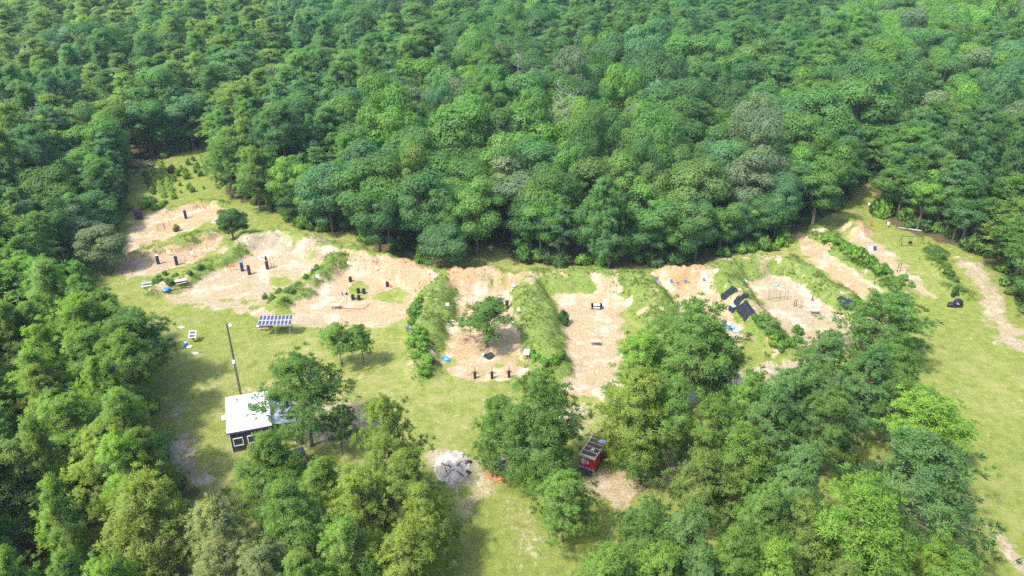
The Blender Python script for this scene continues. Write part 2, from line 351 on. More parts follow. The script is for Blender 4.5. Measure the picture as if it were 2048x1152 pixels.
# ------------------------------------------------------------------ foliage
def leaf_material(name, default, trans=.5):
    m, nt, b = new_mat(name)
    at = nd(nt, "ShaderNodeAttribute", attribute_name="leafcol", attribute_type='INSTANCER'); t = nd(nt, "ShaderNodeAttribute", attribute_name="tint")
    base = at.outputs['Color'] if default is None else None
    col = base if base else (*default, 1)
    lo = mix(nt, 1.0, col, (.72, .80, .86, 1), 'MULTIPLY'); hi = mix(nt, 1.0, col, (1.42, 1.22, .98, 1), 'MULTIPLY')
    c = mix(nt, t.outputs['Fac'], lo, hi)
    nt.links.new(c, b.inputs['Base Color']); b.inputs['Roughness'].default_value = .6; b.inputs['Specular IOR Level'].default_value = .18
    tr = nd(nt, "ShaderNodeBsdfTranslucent"); nt.links.new(mix(nt, 1.0, c, (1.25, 1.3, .7, 1), 'MULTIPLY'), tr.inputs[0])
    ms = nd(nt, "ShaderNodeMixShader", inp={0: trans}); nt.links.new(b.outputs[0], ms.inputs[1]); nt.links.new(tr.outputs[0], ms.inputs[2])
    nt.links.new(ms.outputs[0], nt.nodes["Material Output"].inputs[0]); return m
LEAF = leaf_material("leaves", None)
BARK = paint("pine_bark", (.17, .125, .095), .9, var=.35, scale=9)
BARK_GREY = paint("dead_grey_wood", (.34, .32, .29), .9, var=.25, scale=5)

def tri_mesh(name, V, N, T, mat):
    """V (n,3,3) corners, N (n,3) shading normals, T (n,) tint"""
    g = np.cross(V[:, 1]-V[:, 0], V[:, 2]-V[:, 0]); flip = (g*N).sum(1) < 0
    V[flip] = V[flip][:, [0, 2, 1]]; g[flip] *= -1
    g /= np.linalg.norm(g, axis=1, keepdims=True)+1e-9
    N = N+.25*g; N /= np.linalg.norm(N, axis=1, keepdims=True)+1e-9
    n = len(V); me = bpy.data.meshes.new(name)
    me.vertices.add(3*n); me.vertices.foreach_set("co", V.astype(np.float32).ravel()); me.loops.add(3*n); me.polygons.add(n)
    me.polygons.foreach_set("loop_start", np.arange(0, 3*n, 3, dtype=np.int32)); me.loops.foreach_set("vertex_index", np.arange(3*n, dtype=np.int32))
    at = me.attributes.new("tint", 'FLOAT', 'POINT'); at.data.foreach_set("value", np.repeat(T, 3).astype(np.float32))
    me.materials.append(mat); me.update(); me.normals_split_custom_set_from_vertices(np.repeat(N, 3, 0).astype(np.float32)); return me
def unit(a): return a/(np.linalg.norm(a, axis=-1, keepdims=True)+1e-9)
def tufts(C, D, T, k, L, w, rng, spread=.95):
    """needle brushes: k narrow blades fanning out of each centre"""
    m = len(C); bd = unit(D[:, None]*.75+unit(rng.normal(size=(m, k, 3)))*spread+np.array([0, 0, .28]))
    ln = L*rng.uniform(.65, 1.15, (m, k, 1)); side = unit(np.cross(bd, rng.normal(size=(m, k, 3))))
    tip = C[:, None]+bd*ln; ww = w*rng.uniform(.7, 1.3, (m, k, 1))
    V = np.stack([np.broadcast_to(C[:, None], tip.shape), tip+side*ww/2, tip-side*ww/2], 2).reshape(-1, 3, 3)
    N = unit(bd*.8+D[:, None]*.55+np.array([0, 0, .25])).reshape(-1, 3)
    Tt = np.clip(np.repeat(T, k)+rng.normal(0, .13, m*k), 0, 1); return V, N, Tt
def gen_pine(seed, h=16., R=4., base=.38, nb=52, top=.75, dens=1.0, k=15, L=.62, w=.15, droop=.1):
    rng = np.random.default_rng(seed); C = []; D = []; T = []; tb = MB()
    bend = rng.normal(0, .25, 2)
    def axis_p(z): t = z/h; return np.array([bend[0]*t*t*1.5, bend[1]*t*t*1.5, z])
    zz = np.linspace(0, h*.97, 9); tb.tube([axis_p(z) for z in zz], [h*.0135*(1-.86*z/h)+.02 for z in zz], 7)
    for i in range(nb):
        t = (i+rng.uniform(0, 1))/nb; t = t**.92; z = h*(base+(1-base)*t*.985)
        prof = (1-t)**top*(.55+.45*min(1, t*5+.15)); Lb = R*max(.12, prof)*rng.choice((rng.uniform(.5, .9), rng.uniform(.8, 1.25)))
        if rng.random() < (.3 if t < .25 else .08): continue
        az = i*2.399+rng.uniform(-.5, .5); rise = rng.uniform(-.1, .35)+t*.5-droop*(1-t)
        d = unit(np.array([cos(az), sin(az), rise])); p0 = axis_p(z)
        pts = [p0+d*Lb*s+np.array([0, 0, .18*Lb*s*s]) for s in (0, .35, .7, 1)]
        tb.tube(pts, [.018*Lb+.02, .014*Lb+.012, .011*Lb, .01], 4, False)
        nt_ = int((5+Lb*4.2)*dens)
        for q in range(nt_):
            s = rng.uniform(.28, 1.03)**.8; off = rng.normal(0, 1, 3)*np.array([1, 1, .55])*(.13*Lb+.12)
            C.append(p0+d*Lb*s+np.array([0, 0, .18*Lb*s*s])+off); D.append(unit(d*.7+off*.5+np.array([0, 0, .45])))
            T.append(.45+.0*s)
        T[-nt_:] = list(np.clip(np.full(nt_, rng.uniform(.32, .68))+rng.normal(0, .12, nt_), 0, 1))
    for q in range(int(14*dens)):
        C.append(axis_p(h*rng.uniform(.93, 1.0))+rng.normal(0, .18, 3)); D.append(unit(np.array([*rng.normal(0, .4, 2), 1.]))); T.append(rng.uniform(.4, .9))
    V, N, Tt = tufts(np.array(C), np.array(D), np.array(T), k, L, w, rng)
    N = unit(N*.85+.42*unit((V.mean(1)-np.array([0, 0, h*(base+.25*(1-base))]))/np.array([R, R, h*(1-base)*.6])))
    return tri_mesh("crown", V, N, Tt, LEAF), tb.mesh("trunk", BARK, True)
def gen_broad(seed, h=16., R=5., nl=24, per=860, leaf=.27, low=.2, flat=.36):
    rng = np.random.default_rng(seed); V = []; N = []; T = []; tb = MB()
    tb.tube([(0, 0, 0), (.1, .05, h*.25), (.15, -.1, h*.5), (0, .1, h*.8)], [h*.02, h*.015, h*.01, .04], 8)
    c0 = np.array([0, 0, h*.57])
    for i in range(nl):
        u = 1-2*((i+.5)/nl)*.86; az = i*2.399+rng.uniform(-.4, .4); r = math.sqrt(max(0, 1-u*u))
        e = np.array([r*cos(az), r*sin(az), u]); k = rng.uniform(.5, 1.12); e = unit(e+rng.normal(0, .16, 3))
        lc = c0+e*np.array([R*.74, R*.74, h*flat*.86])*k; lr = R*rng.choice((rng.uniform(.15, .28), rng.uniform(.26, .5)))
        tb.tube([(.1, 0, h*.3+.1*u), tuple(lc*.55+np.array([0, 0, h*.17])), tuple(lc)], [.013*h*.6, .09, .03], 5, False)
        n = int(per*(lr/(R*.36))**2); dv = unit(rng.normal(size=(n, 3))+e*.55+np.array([0, 0, .35])); rad = lr*(1-rng.random(n)**1.8*.55)*(1+.16*np.sin(dv[:, 0]*9+i)*np.cos(dv[:, 1]*8+dv[:, 2]*7))
        cen = lc+dv*rad[:, None]*np.array([1.08, 1.08, .85]); nn = unit(dv+rng.normal(size=(n, 3))*.42+np.array([0, 0, .15]))
        a = unit(np.cross(nn, rng.normal(size=(n, 3)))); b_ = np.cross(nn, a); sz = leaf*rng.uniform(.6, 1.25, (n, 1))
        V.append(np.stack([cen+a*sz*.75, cen-a*sz*.45+b_*sz*.55, cen-a*sz*.45-b_*sz*.55], 1)); N.append(unit(nn*.65+dv*.6))
        T.append(np.clip(rng.uniform(.3, .7)+rng.normal(0, .16, n), 0, 1))
    V = np.concatenate(V); N = np.concatenate(N); T = np.concatenate(T); keep = V[:, :, 2].min(1) > h*low; N = unit(N*.9+.35*unit((V.mean(1)-c0)/np.array([R, R, h*flat])))
    return tri_mesh("crown", V[keep], N[keep], T[keep], LEAF), tb.mesh("trunk", BARK, True)
def gen_shrub(seed, leaf=.16, n=900, spiky=False):
    rng = np.random.default_rng(seed); V = []; N = []; T = []
    for i in range(9):
        az = rng.uniform(0, 2*pi); rr = rng.uniform(0, .62); lc = np.array([rr*cos(az), rr*sin(az), rng.uniform(.35, .95)-.4*rr]); lr = rng.uniform(.32, .5)
        m = n//9; dv = unit(rng.normal(size=(m, 3))+np.array([0, 0, .3])); cen = lc+dv*lr*(1-rng.random((m, 1))**2*.5); nn = unit(dv+rng.normal(size=(m, 3))*.5)
        a = unit(np.cross(nn, rng.normal(size=(m, 3)))) if not spiky else unit(dv+np.array([0, 0, .8])); b_ = unit(np.cross(nn, a)); sz = leaf*rng.uniform(.6, 1.3, (m, 1))
        V.append(np.stack([cen+a*sz, cen-a*sz*.4+b_*sz*.55, cen-a*sz*.4-b_*sz*.55], 1)); N.append(unit(nn*.6+dv*.6)); T.append(np.clip(rng.uniform(.3, .7)+rng.normal(0, .15, m), 0, 1))
    V = np.concatenate(V); V[:, :, 2] = np.maximum(V[:, :, 2], -.05)
    return tri_mesh("shrub", V, np.concatenate(N), np.concatenate(T), LEAF)

FP = dict(k=20, L=.58, w=.105)
PINES = [gen_pine(1, base=.36, top=.62, nb=48, **FP), gen_pine(2, base=.42, nb=44, top=.5, **FP), gen_pine(3, base=.28, nb=54, top=.8, **FP), gen_pine(4, base=.5, nb=38, top=.45, **FP), gen_pine(5, base=.32, nb=48, top=.7, **FP), gen_pine(6, base=.22, nb=54, top=.9, **FP), gen_pine(7, base=.55, nb=34, top=.55, **FP)]
NP = dict(k=26, L=.5, w=.072)
NEARP = [gen_pine(11, 14, 4.5, .18, 54, .52, 1.25, **NP), gen_pine(12, 14, 4.5, .24, 50, .42, 1.3, **NP), gen_pine(13, 14, 4.5, .1, 62, .6, 1.2, **NP), gen_pine(14, 14, 4.5, .28, 50, .4, 1.35, **NP), gen_pine(15, 14, 4.5, .16, 54, .5, 1.25, **NP), gen_pine(16, 14, 4.5, .14, 52, .72, 1.2, **NP)]
YOUNG = [gen_pine(21, 7.3, 3., .36, 40, .55, 1.25, 20, .42, .075), gen_pine(22, 7., 2.6, .38, 36, .6, 1.25, 20, .42, .075)]
BROADS = [gen_broad(31), gen_broad(32, nl=28), gen_broad(33, nl=20, flat=.4), gen_broad(34, R=5.4, nl=30, per=760), gen_broad(35, nl=22, leaf=.32, per=640), gen_broad(36, nl=15, flat=.42), gen_broad(37, R=5.6, nl=38, per=640, flat=.33)]
EDGEB = [gen_broad(41, low=.04, flat=.47, nl=30, per=760), gen_broad(42, low=.04, flat=.46, nl=34, per=700), gen_broad(43, low=.05, flat=.48, nl=28, R=4.6, per=800)]
SHRUBS = [gen_shrub(51), gen_shrub(52, .2, 800), gen_shrub(53, .14, 1100), gen_shrub(54, .22, 700, True)]
KIND = {'pine': (PINES, 16., 4.), 'near': (NEARP, 14., 4.6), 'young': (YOUNG, 7.2, 2.8), 'broad': (BROADS, 16., 5.), 'edge': (EDGEB, 16., 5.)}
GREEN = {'mid': ((.122, .24, .060), 'mid green'), 'yellow': ((.17, .27, .066), 'yellow green'), 'blue': ((.106, .22, .088), 'bluish green'), 'dark': ((.082, .17, .054), 'dark green'),
         'grey': ((.165, .23, .115), 'grey green'), 'bright': ((.148, .29, .056), 'bright green'), 'olive': ((.145, .23, .066), 'olive green'), 'deep': ((.102, .215, .062), 'deep green')}
rnd = random.Random(7); _cs = {}
def crown_size(me):
    if me.name not in _cs:
        c = np.empty(len(me.vertices)*3, np.float32); me.vertices.foreach_get("co", c); c = c.reshape(-1, 3); _cs[me.name] = (float(np.percentile(c[:, 2], 99.7)), float(np.percentile(np.hypot(c[:, 0], c[:, 1]), 95))); print(me.name, _cs[me.name])
    return _cs[me.name]
def tree(kind, x, y, h, R, colour, label, group=None, var=None, rz=None, lean=0.0):
    lib, h0, r0 = KIND[kind]; i = rnd.randrange(len(lib)) if var is None else var; h0, r0 = crown_size(lib[i][0])
    o = bpy.data.objects.new("broadleaf_tree" if kind in ('broad', 'edge') else "pine_tree", None); COL.objects.link(o); o.empty_display_size = .5
    o.location = (x, y, gz(x, y)-.1); o.rotation_euler = (rnd.uniform(-.03, .03), rnd.uniform(-.03, .03)+lean, rnd.uniform(0, 6.28) if rz is None else rz)
    o.scale = (R/r0, R/r0, h/h0); tag(o, label, "tree", group)
    t = bpy.data.objects.new("trunk", lib[i][1]); COL.objects.link(t); t.parent = o
    c = bpy.data.objects.new("crown", lib[i][0]); COL.objects.link(c); c.parent = o
    base = GREEN[colour][0]; near_ = Q(x, y, h)[1] > 560; base = tuple(q*k for q, k in zip(base, (1.22, 1.14, 1.0) if near_ else (.92, 1.0, 1.06))); j = rnd.uniform(.86, 1.16); wob = rnd.uniform(-.06, .06)  # leaf colour warmer near, cooler far: distance haze put into the colour
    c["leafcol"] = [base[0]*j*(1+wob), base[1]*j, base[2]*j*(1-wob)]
    return o

# ---- trees one can point to: (kind, top px, top py, height, crown width px, colour, variant, label)
HAND = [
 ('near', 597, 712, 13.2, 185, 'deep', 3, "round deep green pine overhanging the right side of the white roof"),
 ('young', 672, 806, 7.5, 62, 'dark', 1, "small dark pine under the round pine beside the cabin"),
 ('young', 673, 641, 7.4, 70, 'mid', 0, "left one of the twin small pines alone on the lawn"),
 ('young', 719, 643, 7.0, 54, 'deep', 1, "right one of the twin small pines alone on the lawn"),
 ('young', 972, 600, 7.8, 108, 'deep', 0, "young broad tree standing alone in the sand bay with tyres at its foot"),
 ('near', 1070, 752, 15, 165, 'deep', 1, "big bushy pine left of the red truck"),
 ('near', 1015, 800, 11, 130, 'mid', 2, "left flank pine of the clump beside the red truck"),
 ('near', 1098, 822, 10.5, 95, 'deep', 0, "lower pine hiding the left side of the red truck"),
 ('edge', 1065, 885, 6, 85, 'mid', 1, "low leafy tree at the foot of the clump beside the red truck"),
 ('near', 1130, 936, 10, 135, 'mid', 3, "open pine standing alone below the red truck"),
 ('near', 1292, 660, 13, 135, 'bright', 0, "bright green pine at the left end of the big right clump"),
 ('near', 1385, 604, 16, 190, 'deep', 1, "largest dark pine overlooking the orange clay bank bay"),
 ('near', 1462, 655, 13, 110, 'deep', 2, "dark pine at the right shoulder of the largest pine"),
 ('near', 1275, 728, 15, 165, 'yellow', 3, "pale yellow green pine rising right of the red truck"),
 ('near', 1262, 805, 9, 95, 'yellow', 2, "low pale pine shading the right side of the red truck"),
 ('near', 1290, 855, 8, 90, 'mid', 4, "ivy hung low tree right of the red truck"),
 ('near', 1350, 745, 14, 110, 'mid', 2, "pine between the pale pine and the big dark pine"),
 ('near', 1435, 800, 12, 125, 'mid', 1, "mid green pine in the middle of the big right clump"),
 ('near', 1503, 740, 13, 120, 'mid', 0, "rounded pine below the berm tip with bright bushes"),
 ('near', 1578, 730, 14, 120, 'blue', 3, "bluish pine at the upper edge of the right clump"),
 ('near', 1545, 775, 14, 120, 'blue', 2, "bluish pine inside the right clump"),
 ('near', 1628, 716, 14, 110, 'blue', 1, "narrow bluish pine left of the white sand bay end"),
 ('near', 1672, 656, 13, 120, 'blue', 0, "pine standing at the lower end of the white sand bay"),
 ('near', 1672, 772, 13, 140, 'dark', 3, "dark wide pine in the centre of the right clump"),
 ('near', 1800, 584, 12, 165, 'deep', 1, "wide tree covering the lower end of the narrow sand lane"),
 ('near', 1740, 690, 13, 120, 'blue', 2, "bluish pine below the wide tree of the sand lane"),
 ('near', 1815, 688, 12, 110, 'mid', 0, "green pine at the right rim of the right clump"),
 ('near', 1800, 750, 10, 110, 'mid', 3, "lower pine beside the lawn under the right rim of the clump"),
 ('near', 1862, 792, 11, 185, 'bright', 1, "bright green round tree jutting out onto the right lawn"),
 ('near', 1868, 868, 15, 225, 'blue', 0, "huge blue green pine in front of the bright tree on the right lawn"),
 ('near', 1598, 874, 13, 130, 'blue', 2, "grey blue pine with bare twigs above the brown clearing"),
 ('near', 1494, 852, 13, 150, 'mid', 0, "broad mid green pine right of the brown shaded gap"),
 ('near', 1405, 905, 11, 130, 'olive', 3, "olive pine beside the bare earth right of the truck"),
 ('near', 1735, 964, 15, 205, 'bright', 1, "very large bright green round pine in the lower right"),
 ('near', 1545, 940, 13, 130, 'deep', 2, "deep green pine left of the very large bright pine"),
 ('near', 1625, 1000, 12, 120, 'olive', 3, "olive thin pine touching the very large bright pine"),
 ('near', 1885, 1062, 9, 90, 'bright', 2, "small bright pine under the huge blue green pine"),
 ('near', 1930, 1105, 9, 120, 'mid', 0, "pine at the bottom edge beside the thin bare track"),
 ('near', 1300, 1002, 11, 140, 'deep', 3, "deep green pine below the bare earth near the bottom edge"),
 ('near', 1390, 1010, 12, 120, 'blue', 1, "bluish pine in the lower middle between two green ones"),
 ('near', 1215, 1075, 11, 150, 'mid', 2, "mid green pine at the bottom edge right of the worn lawn"),
 ('near', 1480, 1050, 12, 130, 'mid', 0, "pine at the bottom edge under the deep green pine"),
 ('near', 1330, 1085, 11, 120, 'mid', 1, "pine cut by the bottom edge right of the worn lawn"),
 ('near', 1560, 1075, 11, 110, 'bright', 3, "bright pine at the bottom edge left of the very large pine"),
 ('near', 1680, 1110, 10, 120, 'olive', 2, "olive pine cut by the bottom edge below the very large pine"),
 ('near', 1800, 1120, 9, 120, 'mid', 0, "pine cut by the bottom edge below the huge blue pine"),
 ('near', 1420, 1110, 11, 120, 'blue', 2, "bluish pine cut by the bottom edge in the right clump"),
 ('near', 512, 872, 10.5, 140, 'mid', 2, "dense pine in front of the dark cabin wall"),
 ('near', 565, 900, 7.5, 90, 'mid', 2, "low pine covering the right half of the cabin wall"),
 ('near', 640, 900, 10, 120, 'mid', 2, "mid green pine beside the utility cart"),
 ('near', 768, 800, 15, 135, 'yellow', 3, "tall pale yellow green pine in front of the lawn"),
 ('near', 800, 900, 12, 130, 'yellow', 0, "yellow green pine left of the rubble heap"),
 ('near', 715, 930, 12, 130, 'yellow', 1, "yellow green pine low in the clump in front of the cabin"),
 ('near', 575, 975, 13, 165, 'mid', 2, "broad pine below the dense pine by the cabin"),
 ('near', 425, 1008, 13, 160, 'grey', 3, "grey green wispy pine at the lower left"),
 ('near', 850, 975, 11, 120, 'yellow', 2, "yellow green pine below the rubble heap"),
 ('near', 690, 1030, 12, 140, 'mid', 0, "mid green pine at the bottom edge of the left clump"),
 ('near', 800, 1055, 11, 140, 'yellow', 3, "yellow green pine at the bottom edge of the left clump"),
 ('near', 520, 1085, 11, 130, 'grey', 1, "grey green pine cut by the bottom edge"),
 ('near', 610, 1100, 11, 130, 'mid', 2, "green pine cut by the bottom edge in the left clump"),
 ('near', 265, 948, 14, 190, 'yellow', 1, "large round yellow green pine in the lower left corner wood"),
 ('near', 240, 760, 15, 140, 'mid', 2, "tall pine at the wood edge beside the grey wheel track"),
 ('near', 175, 840, 15, 150, 'yellow', 3, "soft yellow green pine behind the tall pine of the wheel track"),
 ('near', 270, 610, 13, 130, 'dark', 1, "dark pine reaching out over the lawn from the left wood"),
 ('near', 235, 660, 14, 130, 'mid', 0, "green pine behind the dark pine at the left wood edge"),
 ('edge', 188, 448, 8.5, 95, 'grey', 1, "pale grey green willowy tree beside the far left bay"),
 ('edge', 118, 410, 10, 110, 'grey', 0, "pale spreading tree left of the willowy tree"),
 ('edge', 140, 292, 12, 115, 'mid', 0, "big leafy tree left of the shrub rows"),
 ('edge', 165, 322, 9.5, 80, 'deep', 2, "rounded leafy tree nearest the shrub rows on their left"),
 ('edge', 85, 330, 13, 120, 'mid', 1, "leafy tree left of the big one by the shrub rows"),
 ('edge', 172, 380, 9, 85, 'deep', 1, "low leafy tree beside the purple banner"),
 ('edge', 455, 408, 7, 62, 'dark', 2, "small dark round tree at the corner of the far left bay"),
 ('near', 500, 290, 14, 90, 'yellow', 3, "slim yellow green pine at the right side of the shrub rows"),
 ('near', 450, 270, 14, 80, 'mid', 1, "pine with a bare stem behind the shrub rows"),
 ('broad', 560, 128, 15, 130, 'grey', 3, "domed grey green tree among the pines at the upper left"),
 ('broad', 800, 165, 17, 120, 'grey', 0, "grey green spreading tree in the middle of the wood"),
 ('broad', 895, 155, 18, 130, 'grey', 1, "tall grey green domed tree in the middle of the wood"),
 ('broad', 1065, 108, 17, 95, 'dark', 2, "dark domed tree standing above the middle wood"),
 ('broad', 1140, 200, 18, 130, 'grey', 3, "large grey lobed tree below the bleached snag"),
 ('broad', 1480, 165, 16, 100, 'dark', 1, "dark smooth domed tree at the upper right centre"),
 ('broad', 1705, 250, 14, 75, 'blue', 0, "blue grey tree beside the upper end of the track"),
 ('edge', 1510, 290, 17, 130, 'grey', 3, "grey green spreading oak at the edge above the grassed bank"),
 ('broad', 1400, 310, 17, 130, 'olive', 0, "olive broad tree left of the grey spreading oak"),
 ('edge', 1650, 318, 14, 100, 'mid', 2, "rounded broad tree at the corner above the narrow sand lane"),
 ('edge', 840, 340, 16, 120, 'deep', 1, "deep green broad tree above the long sandy bank"),
 ('edge', 735, 270, 17, 130, 'blue', 0, "bluish broad tree in the second row above the bare grey bank"),
 ('edge', 750, 385, 13, 90, 'deep', 2, "broad tree at the wood edge just above the bare grey bank"),
 ('edge', 650, 325, 14, 110, 'blue', 1, "dense bluish tree left of the gap in the wood edge"),
 ('edge', 885, 450, 9, 95, 'blue', 1, "low bluish tree spreading over the long sandy bank"),
 ('edge', 1100, 325, 17, 120, 'mid', 1, "broad green tree rising over the wood edge in the middle"),
 ('near', 1230, 345, 18, 100, 'deep', 2, "dark pine in the front row of the middle wood edge"),
 ('edge', 950, 345, 16, 110, 'mid', 3, "broad tree right behind the young tree bay"),
]
hand_xy = []
for kind, tx, ty, h, wpx, colr, var, lab in HAND:
    ty += 6; wpx *= 1.04
    if kind == 'edge': var = var % 3
    x, y, _ = P(tx, ty, h); d = Q(x, y, h*.65)[2]; R = wpx*.5*d/FPX
    # the crown's upper rim, not the axis, is what reaches the top pixel
    tree(kind, x, y, h, R, colr, lab, None, var); hand_xy.append((x, y, R))
print("hand trees", len(HAND))

# ---- the woods
cand = []
yv = 31.0
hx = np.array([q[0] for q in hand_xy]); hy = np.array([q[1] for q in hand_xy]); hr = np.array([q[2] for q in hand_xy])
while yv < 420:
    half = (yv*cos(PITCH)+CAM_H*sin(PITCH))*1024/FPX+24; step = 5.4 if yv < 110 else 6.0 if yv < 180 else 7.0
    xv = -half
    while xv < half:
        cand.append((xv+rnd.uniform(-.42, .42)*step, yv+rnd.uniform(-.42, .42)*step)); xv += step
    yv += step
cx = np.array([c[0] for c in cand]); cy = np.array([c[1] for c in cand])
inside = poly_sd(cx, cy, _clear)
nz = fbm(cx, cy, .022, 77, 3)+.12*(fbm(cx, cy, .2, 78, 2)-.5)
trees = []
for i in range(len(cx)):
    x, y = cx[i], cy[i]; e = inside[i]
    if e > -1.0: continue
    u, v, d = Q(x, y, 0)
    right = u > 1620; left = u < 560
    bro = nz[i] > (.50 if not left else .60)
    if 560 < u < 1640 and v > 250: bro = nz[i] > .47
    if right and v < 260: bro = nz[i] > .45
    if 820 < u < 1500 and 90 < v < 190: bro = nz[i] > .62
    if u > 1720 and v > 330: bro = nz[i] > .68
    if left and v > 560: bro = nz[i] > .72
    edge = e > -7
    h = (rnd.uniform(11.5, 19) if rnd.random() < .8 else rnd.uniform(19, 23)) if not edge else rnd.uniform(10, 16)
    if left and v > 540: h = rnd.uniform(12, 16.5)
    R = (rnd.choice((rnd.uniform(3.2, 5), rnd.uniform(4.5, 7.4))) if bro else rnd.uniform(2.7, 5.4))*(1.0 if y < 110 else 1.16 if y < 180 else 1.34)
    if bro and not edge and rnd.random() < .22: continue
    if bro: h *= 1.06; R = min(R, h*.40)
    dd = np.hypot(hx-x, hy-y)
    if (dd < hr*.75+R*.55).any(): continue
    r = rnd.random()
    if bro: c = 'mid' if r < .26 else 'deep' if r < .5 else 'dark' if r < .62 else 'bright' if r < .76 else 'blue' if r < .88 else 'grey' if r < .94 else 'olive'
    else: c = 'mid' if r < .34 else 'blue' if r < .5 else 'deep' if r < .68 else 'yellow' if r < .8 else 'olive' if r < .92 else 'dark'
    if right and v < 200 and bro and r < .5: c = 'bright'
    if left and not bro and v < 420 and r < .35: c = 'yellow'
    if left and v > 540: c = rnd.choice(['mid', 'bright', 'yellow', 'bright', 'mid', 'olive', 'yellow'])
    if not left and v < 420 and c in ('olive', 'yellow'): c = rnd.choice(['deep', 'mid', 'blue'])
    tu, tv, td = Q(x, y, h)
    if tv > 1500 or v < -30 and tv < -90: continue
    trees.append((R/td, bro, x, y, h, R, c, u, v, edge))
for a in range(len(CLEAR)):
    b = (a+1) % len(CLEAR)
    if CLEAR[a][0] > 2050 or CLEAR[b][0] > 2100 or CLEAR[a][1] > 1000: continue
    A, B = np.array(_clear[a]), np.array(_clear[b]); L_ = np.linalg.norm(B-A); nn = np.array([-(B-A)[1], (B-A)[0]])/L_
    if poly_sd(np.array([(A+B)[0]/2+nn[0]*.5]), np.array([(A+B)[1]/2+nn[1]*.5]), _clear)[0] > 0: nn = -nn
    for i in range(max(1, int(L_/3.6))):
        q = A+(B-A)*((i+.5+rnd.uniform(-.3, .3))/max(1, int(L_/3.6)))+nn*rnd.uniform(2.0, 4.5); u, v, d = Q(q[0], q[1], 0)
        if 925 < u < 1030 and v > 480: continue
        if (np.hypot(hx-q[0], hy-q[1]) < hr*.6).any(): continue
        bro = rnd.random() < (.93 if 560 < u < 1700 else .35); h = rnd.uniform(9, 14); RR = rnd.uniform(3.2, 4.6) if bro else rnd.uniform(2.8, 3.8)
        trees.append((RR/d*1.5, bro, q[0], q[1], h, RR, rnd.choice(['mid', 'deep', 'deep', 'blue', 'mid', 'bright']), u, v, True))
trees.sort(reverse=True, key=lambda t: t[0])
print("wood trees", len(trees))
def inside_at(x, y): return float(poly_sd(np.array([x]), np.array([y]), _clear)[0])
def zone(u, v, y):
    side = "left" if u < 600 else "right" if u > 1620 else "middle"
    if side == "left" and v > 520: return "in the wood along the left edge of the lawn" if v < 800 else "in the wood at the lower left"
    if side == "left": return "in the wood round the shrub rows" if v > 250 else "in the far wood on the upper left"
    if side == "right": return "in the wood beyond the right lanes" if v > 300 else "in the far wood on the upper right"
    return "in the wood edge behind the banks" if v > 400 else "inside the wood behind the banks" if v > 230 else "in the far wood at the top middle"
COLS = [(640, "above the bare grey bank"), (800, "above the drum bay"), (900, "above the left grass berm"), (1045, "above the young tree bay"), (1110, "above the broad grassy berm"), (1290, "above the black crate bay"), (1430, "above the orange clay bank"), (1600, "above the white sand bay"), (9999, "above the narrow sand lane")]
LEFTR = [(250, "level with the domed grey tree"), (330, "behind the shrub rows"), (430, "level with the purple banner"), (540, "level with the far left bay"), (620, "level with the picnic tables"), (720, "level with the solar array"), (820, "level with the utility pole"), (920, "level with the white roof"), (1040, "below the cabin"), (9999, "at the bottom edge")]
RIGHTR = [(250, "far beyond the lanes"), (360, "past the track end"), (450, "by the white buckets"), (520, "behind the black steel frame"), (9999, "at the right edge")]
def spot(u, v, e):
    row = "front row" if e > -6 else "second row" if e > -13 else "third row" if e > -20 else "4th row" if e > -28 else "5th row" if e > -37 else "deep"
    if u < 600: w = next(t for k, t in LEFTR if v < k)+(" by the left border" if u < 120 else "" if u < 280 else " towards the clearing")
    elif u > 1620: w = next(t for k, t in RIGHTR if v < k)+(" by the right border" if u > 1900 else "")
    else: w = next(t for k, t in COLS if u < k)
    return row+" "+w
cnt = {True: 0, False: 0}; CAP = {True: 290, False: 215}; far = []
for sz, bro, x, y, h, R, c, u, v, edge in trees:
    tu, tv, _ = Q(x, y, h*.8)
    seen = -60 < tu < 2108 and tv > -20 and tv < 1200
    if seen and cnt[bro] < CAP[bro]:
        cnt[bro] += 1; zl = zone(u, v, y); sp = "leafy tree" if bro else "pine"
        tree(('edge' if edge else 'broad') if bro else ('near' if y < 100 else 'pine'), x, y, h, R, c, (("tall " if h > 17 else "low " if h < 12 else "")+("wide " if R > 5.2 else "slim " if R < 3.6 else "")+f"{GREEN[c][1]} {sp} {spot(u, v, inside_at(x, y))}"), f"{sp}s "+spot(u, v, 0)[10:])
    else: far.append((bro, x, y, h, R, c))
print("individual", cnt, "far", len(far))

# ---- the far wood: one object of points carrying crowns and trunks
fm = bpy.data.meshes.new("woodland"); n = len(far)
VARS = [(False, i) for i in range(len(PINES))]+[(True, i) for i in range(len(BROADS))]
pos = np.array([(x, y, 0) for _, x, y, *_ in far], np.float32); pos[:, 2] = terrain_z(pos[:, 0].astype(float), pos[:, 1].astype(float))-.1
var = []; scl = []; col = []; rot = []
for bro, x, y, h, R, c in far:
    k = rnd.randrange(len(BROADS)) if bro else rnd.randrange(len(PINES)); var.append(len(PINES)+k if bro else k)
    h0, r0 = crown_size((BROADS[k] if bro else PINES[k])[0]); scl.append((R/r0, R/r0, h/h0)); b = tuple(q*k for q, k in zip(GREEN[c][0], (.86, .98, 1.12))); j = rnd.uniform(.85, 1.17); col.append((b[0]*j, b[1]*j, b[2]*j, 1)); rot.append((rnd.uniform(-.03, .03), rnd.uniform(-.03, .03), rnd.uniform(0, 6.28)))  # far leaves cooled towards blue, aerial haze painted into leaf colour
fm.vertices.add(n); fm.vertices.foreach_set("co", pos.ravel())
fm.attributes.new("var", 'INT', 'POINT').data.foreach_set("value", np.array(var, np.int32))
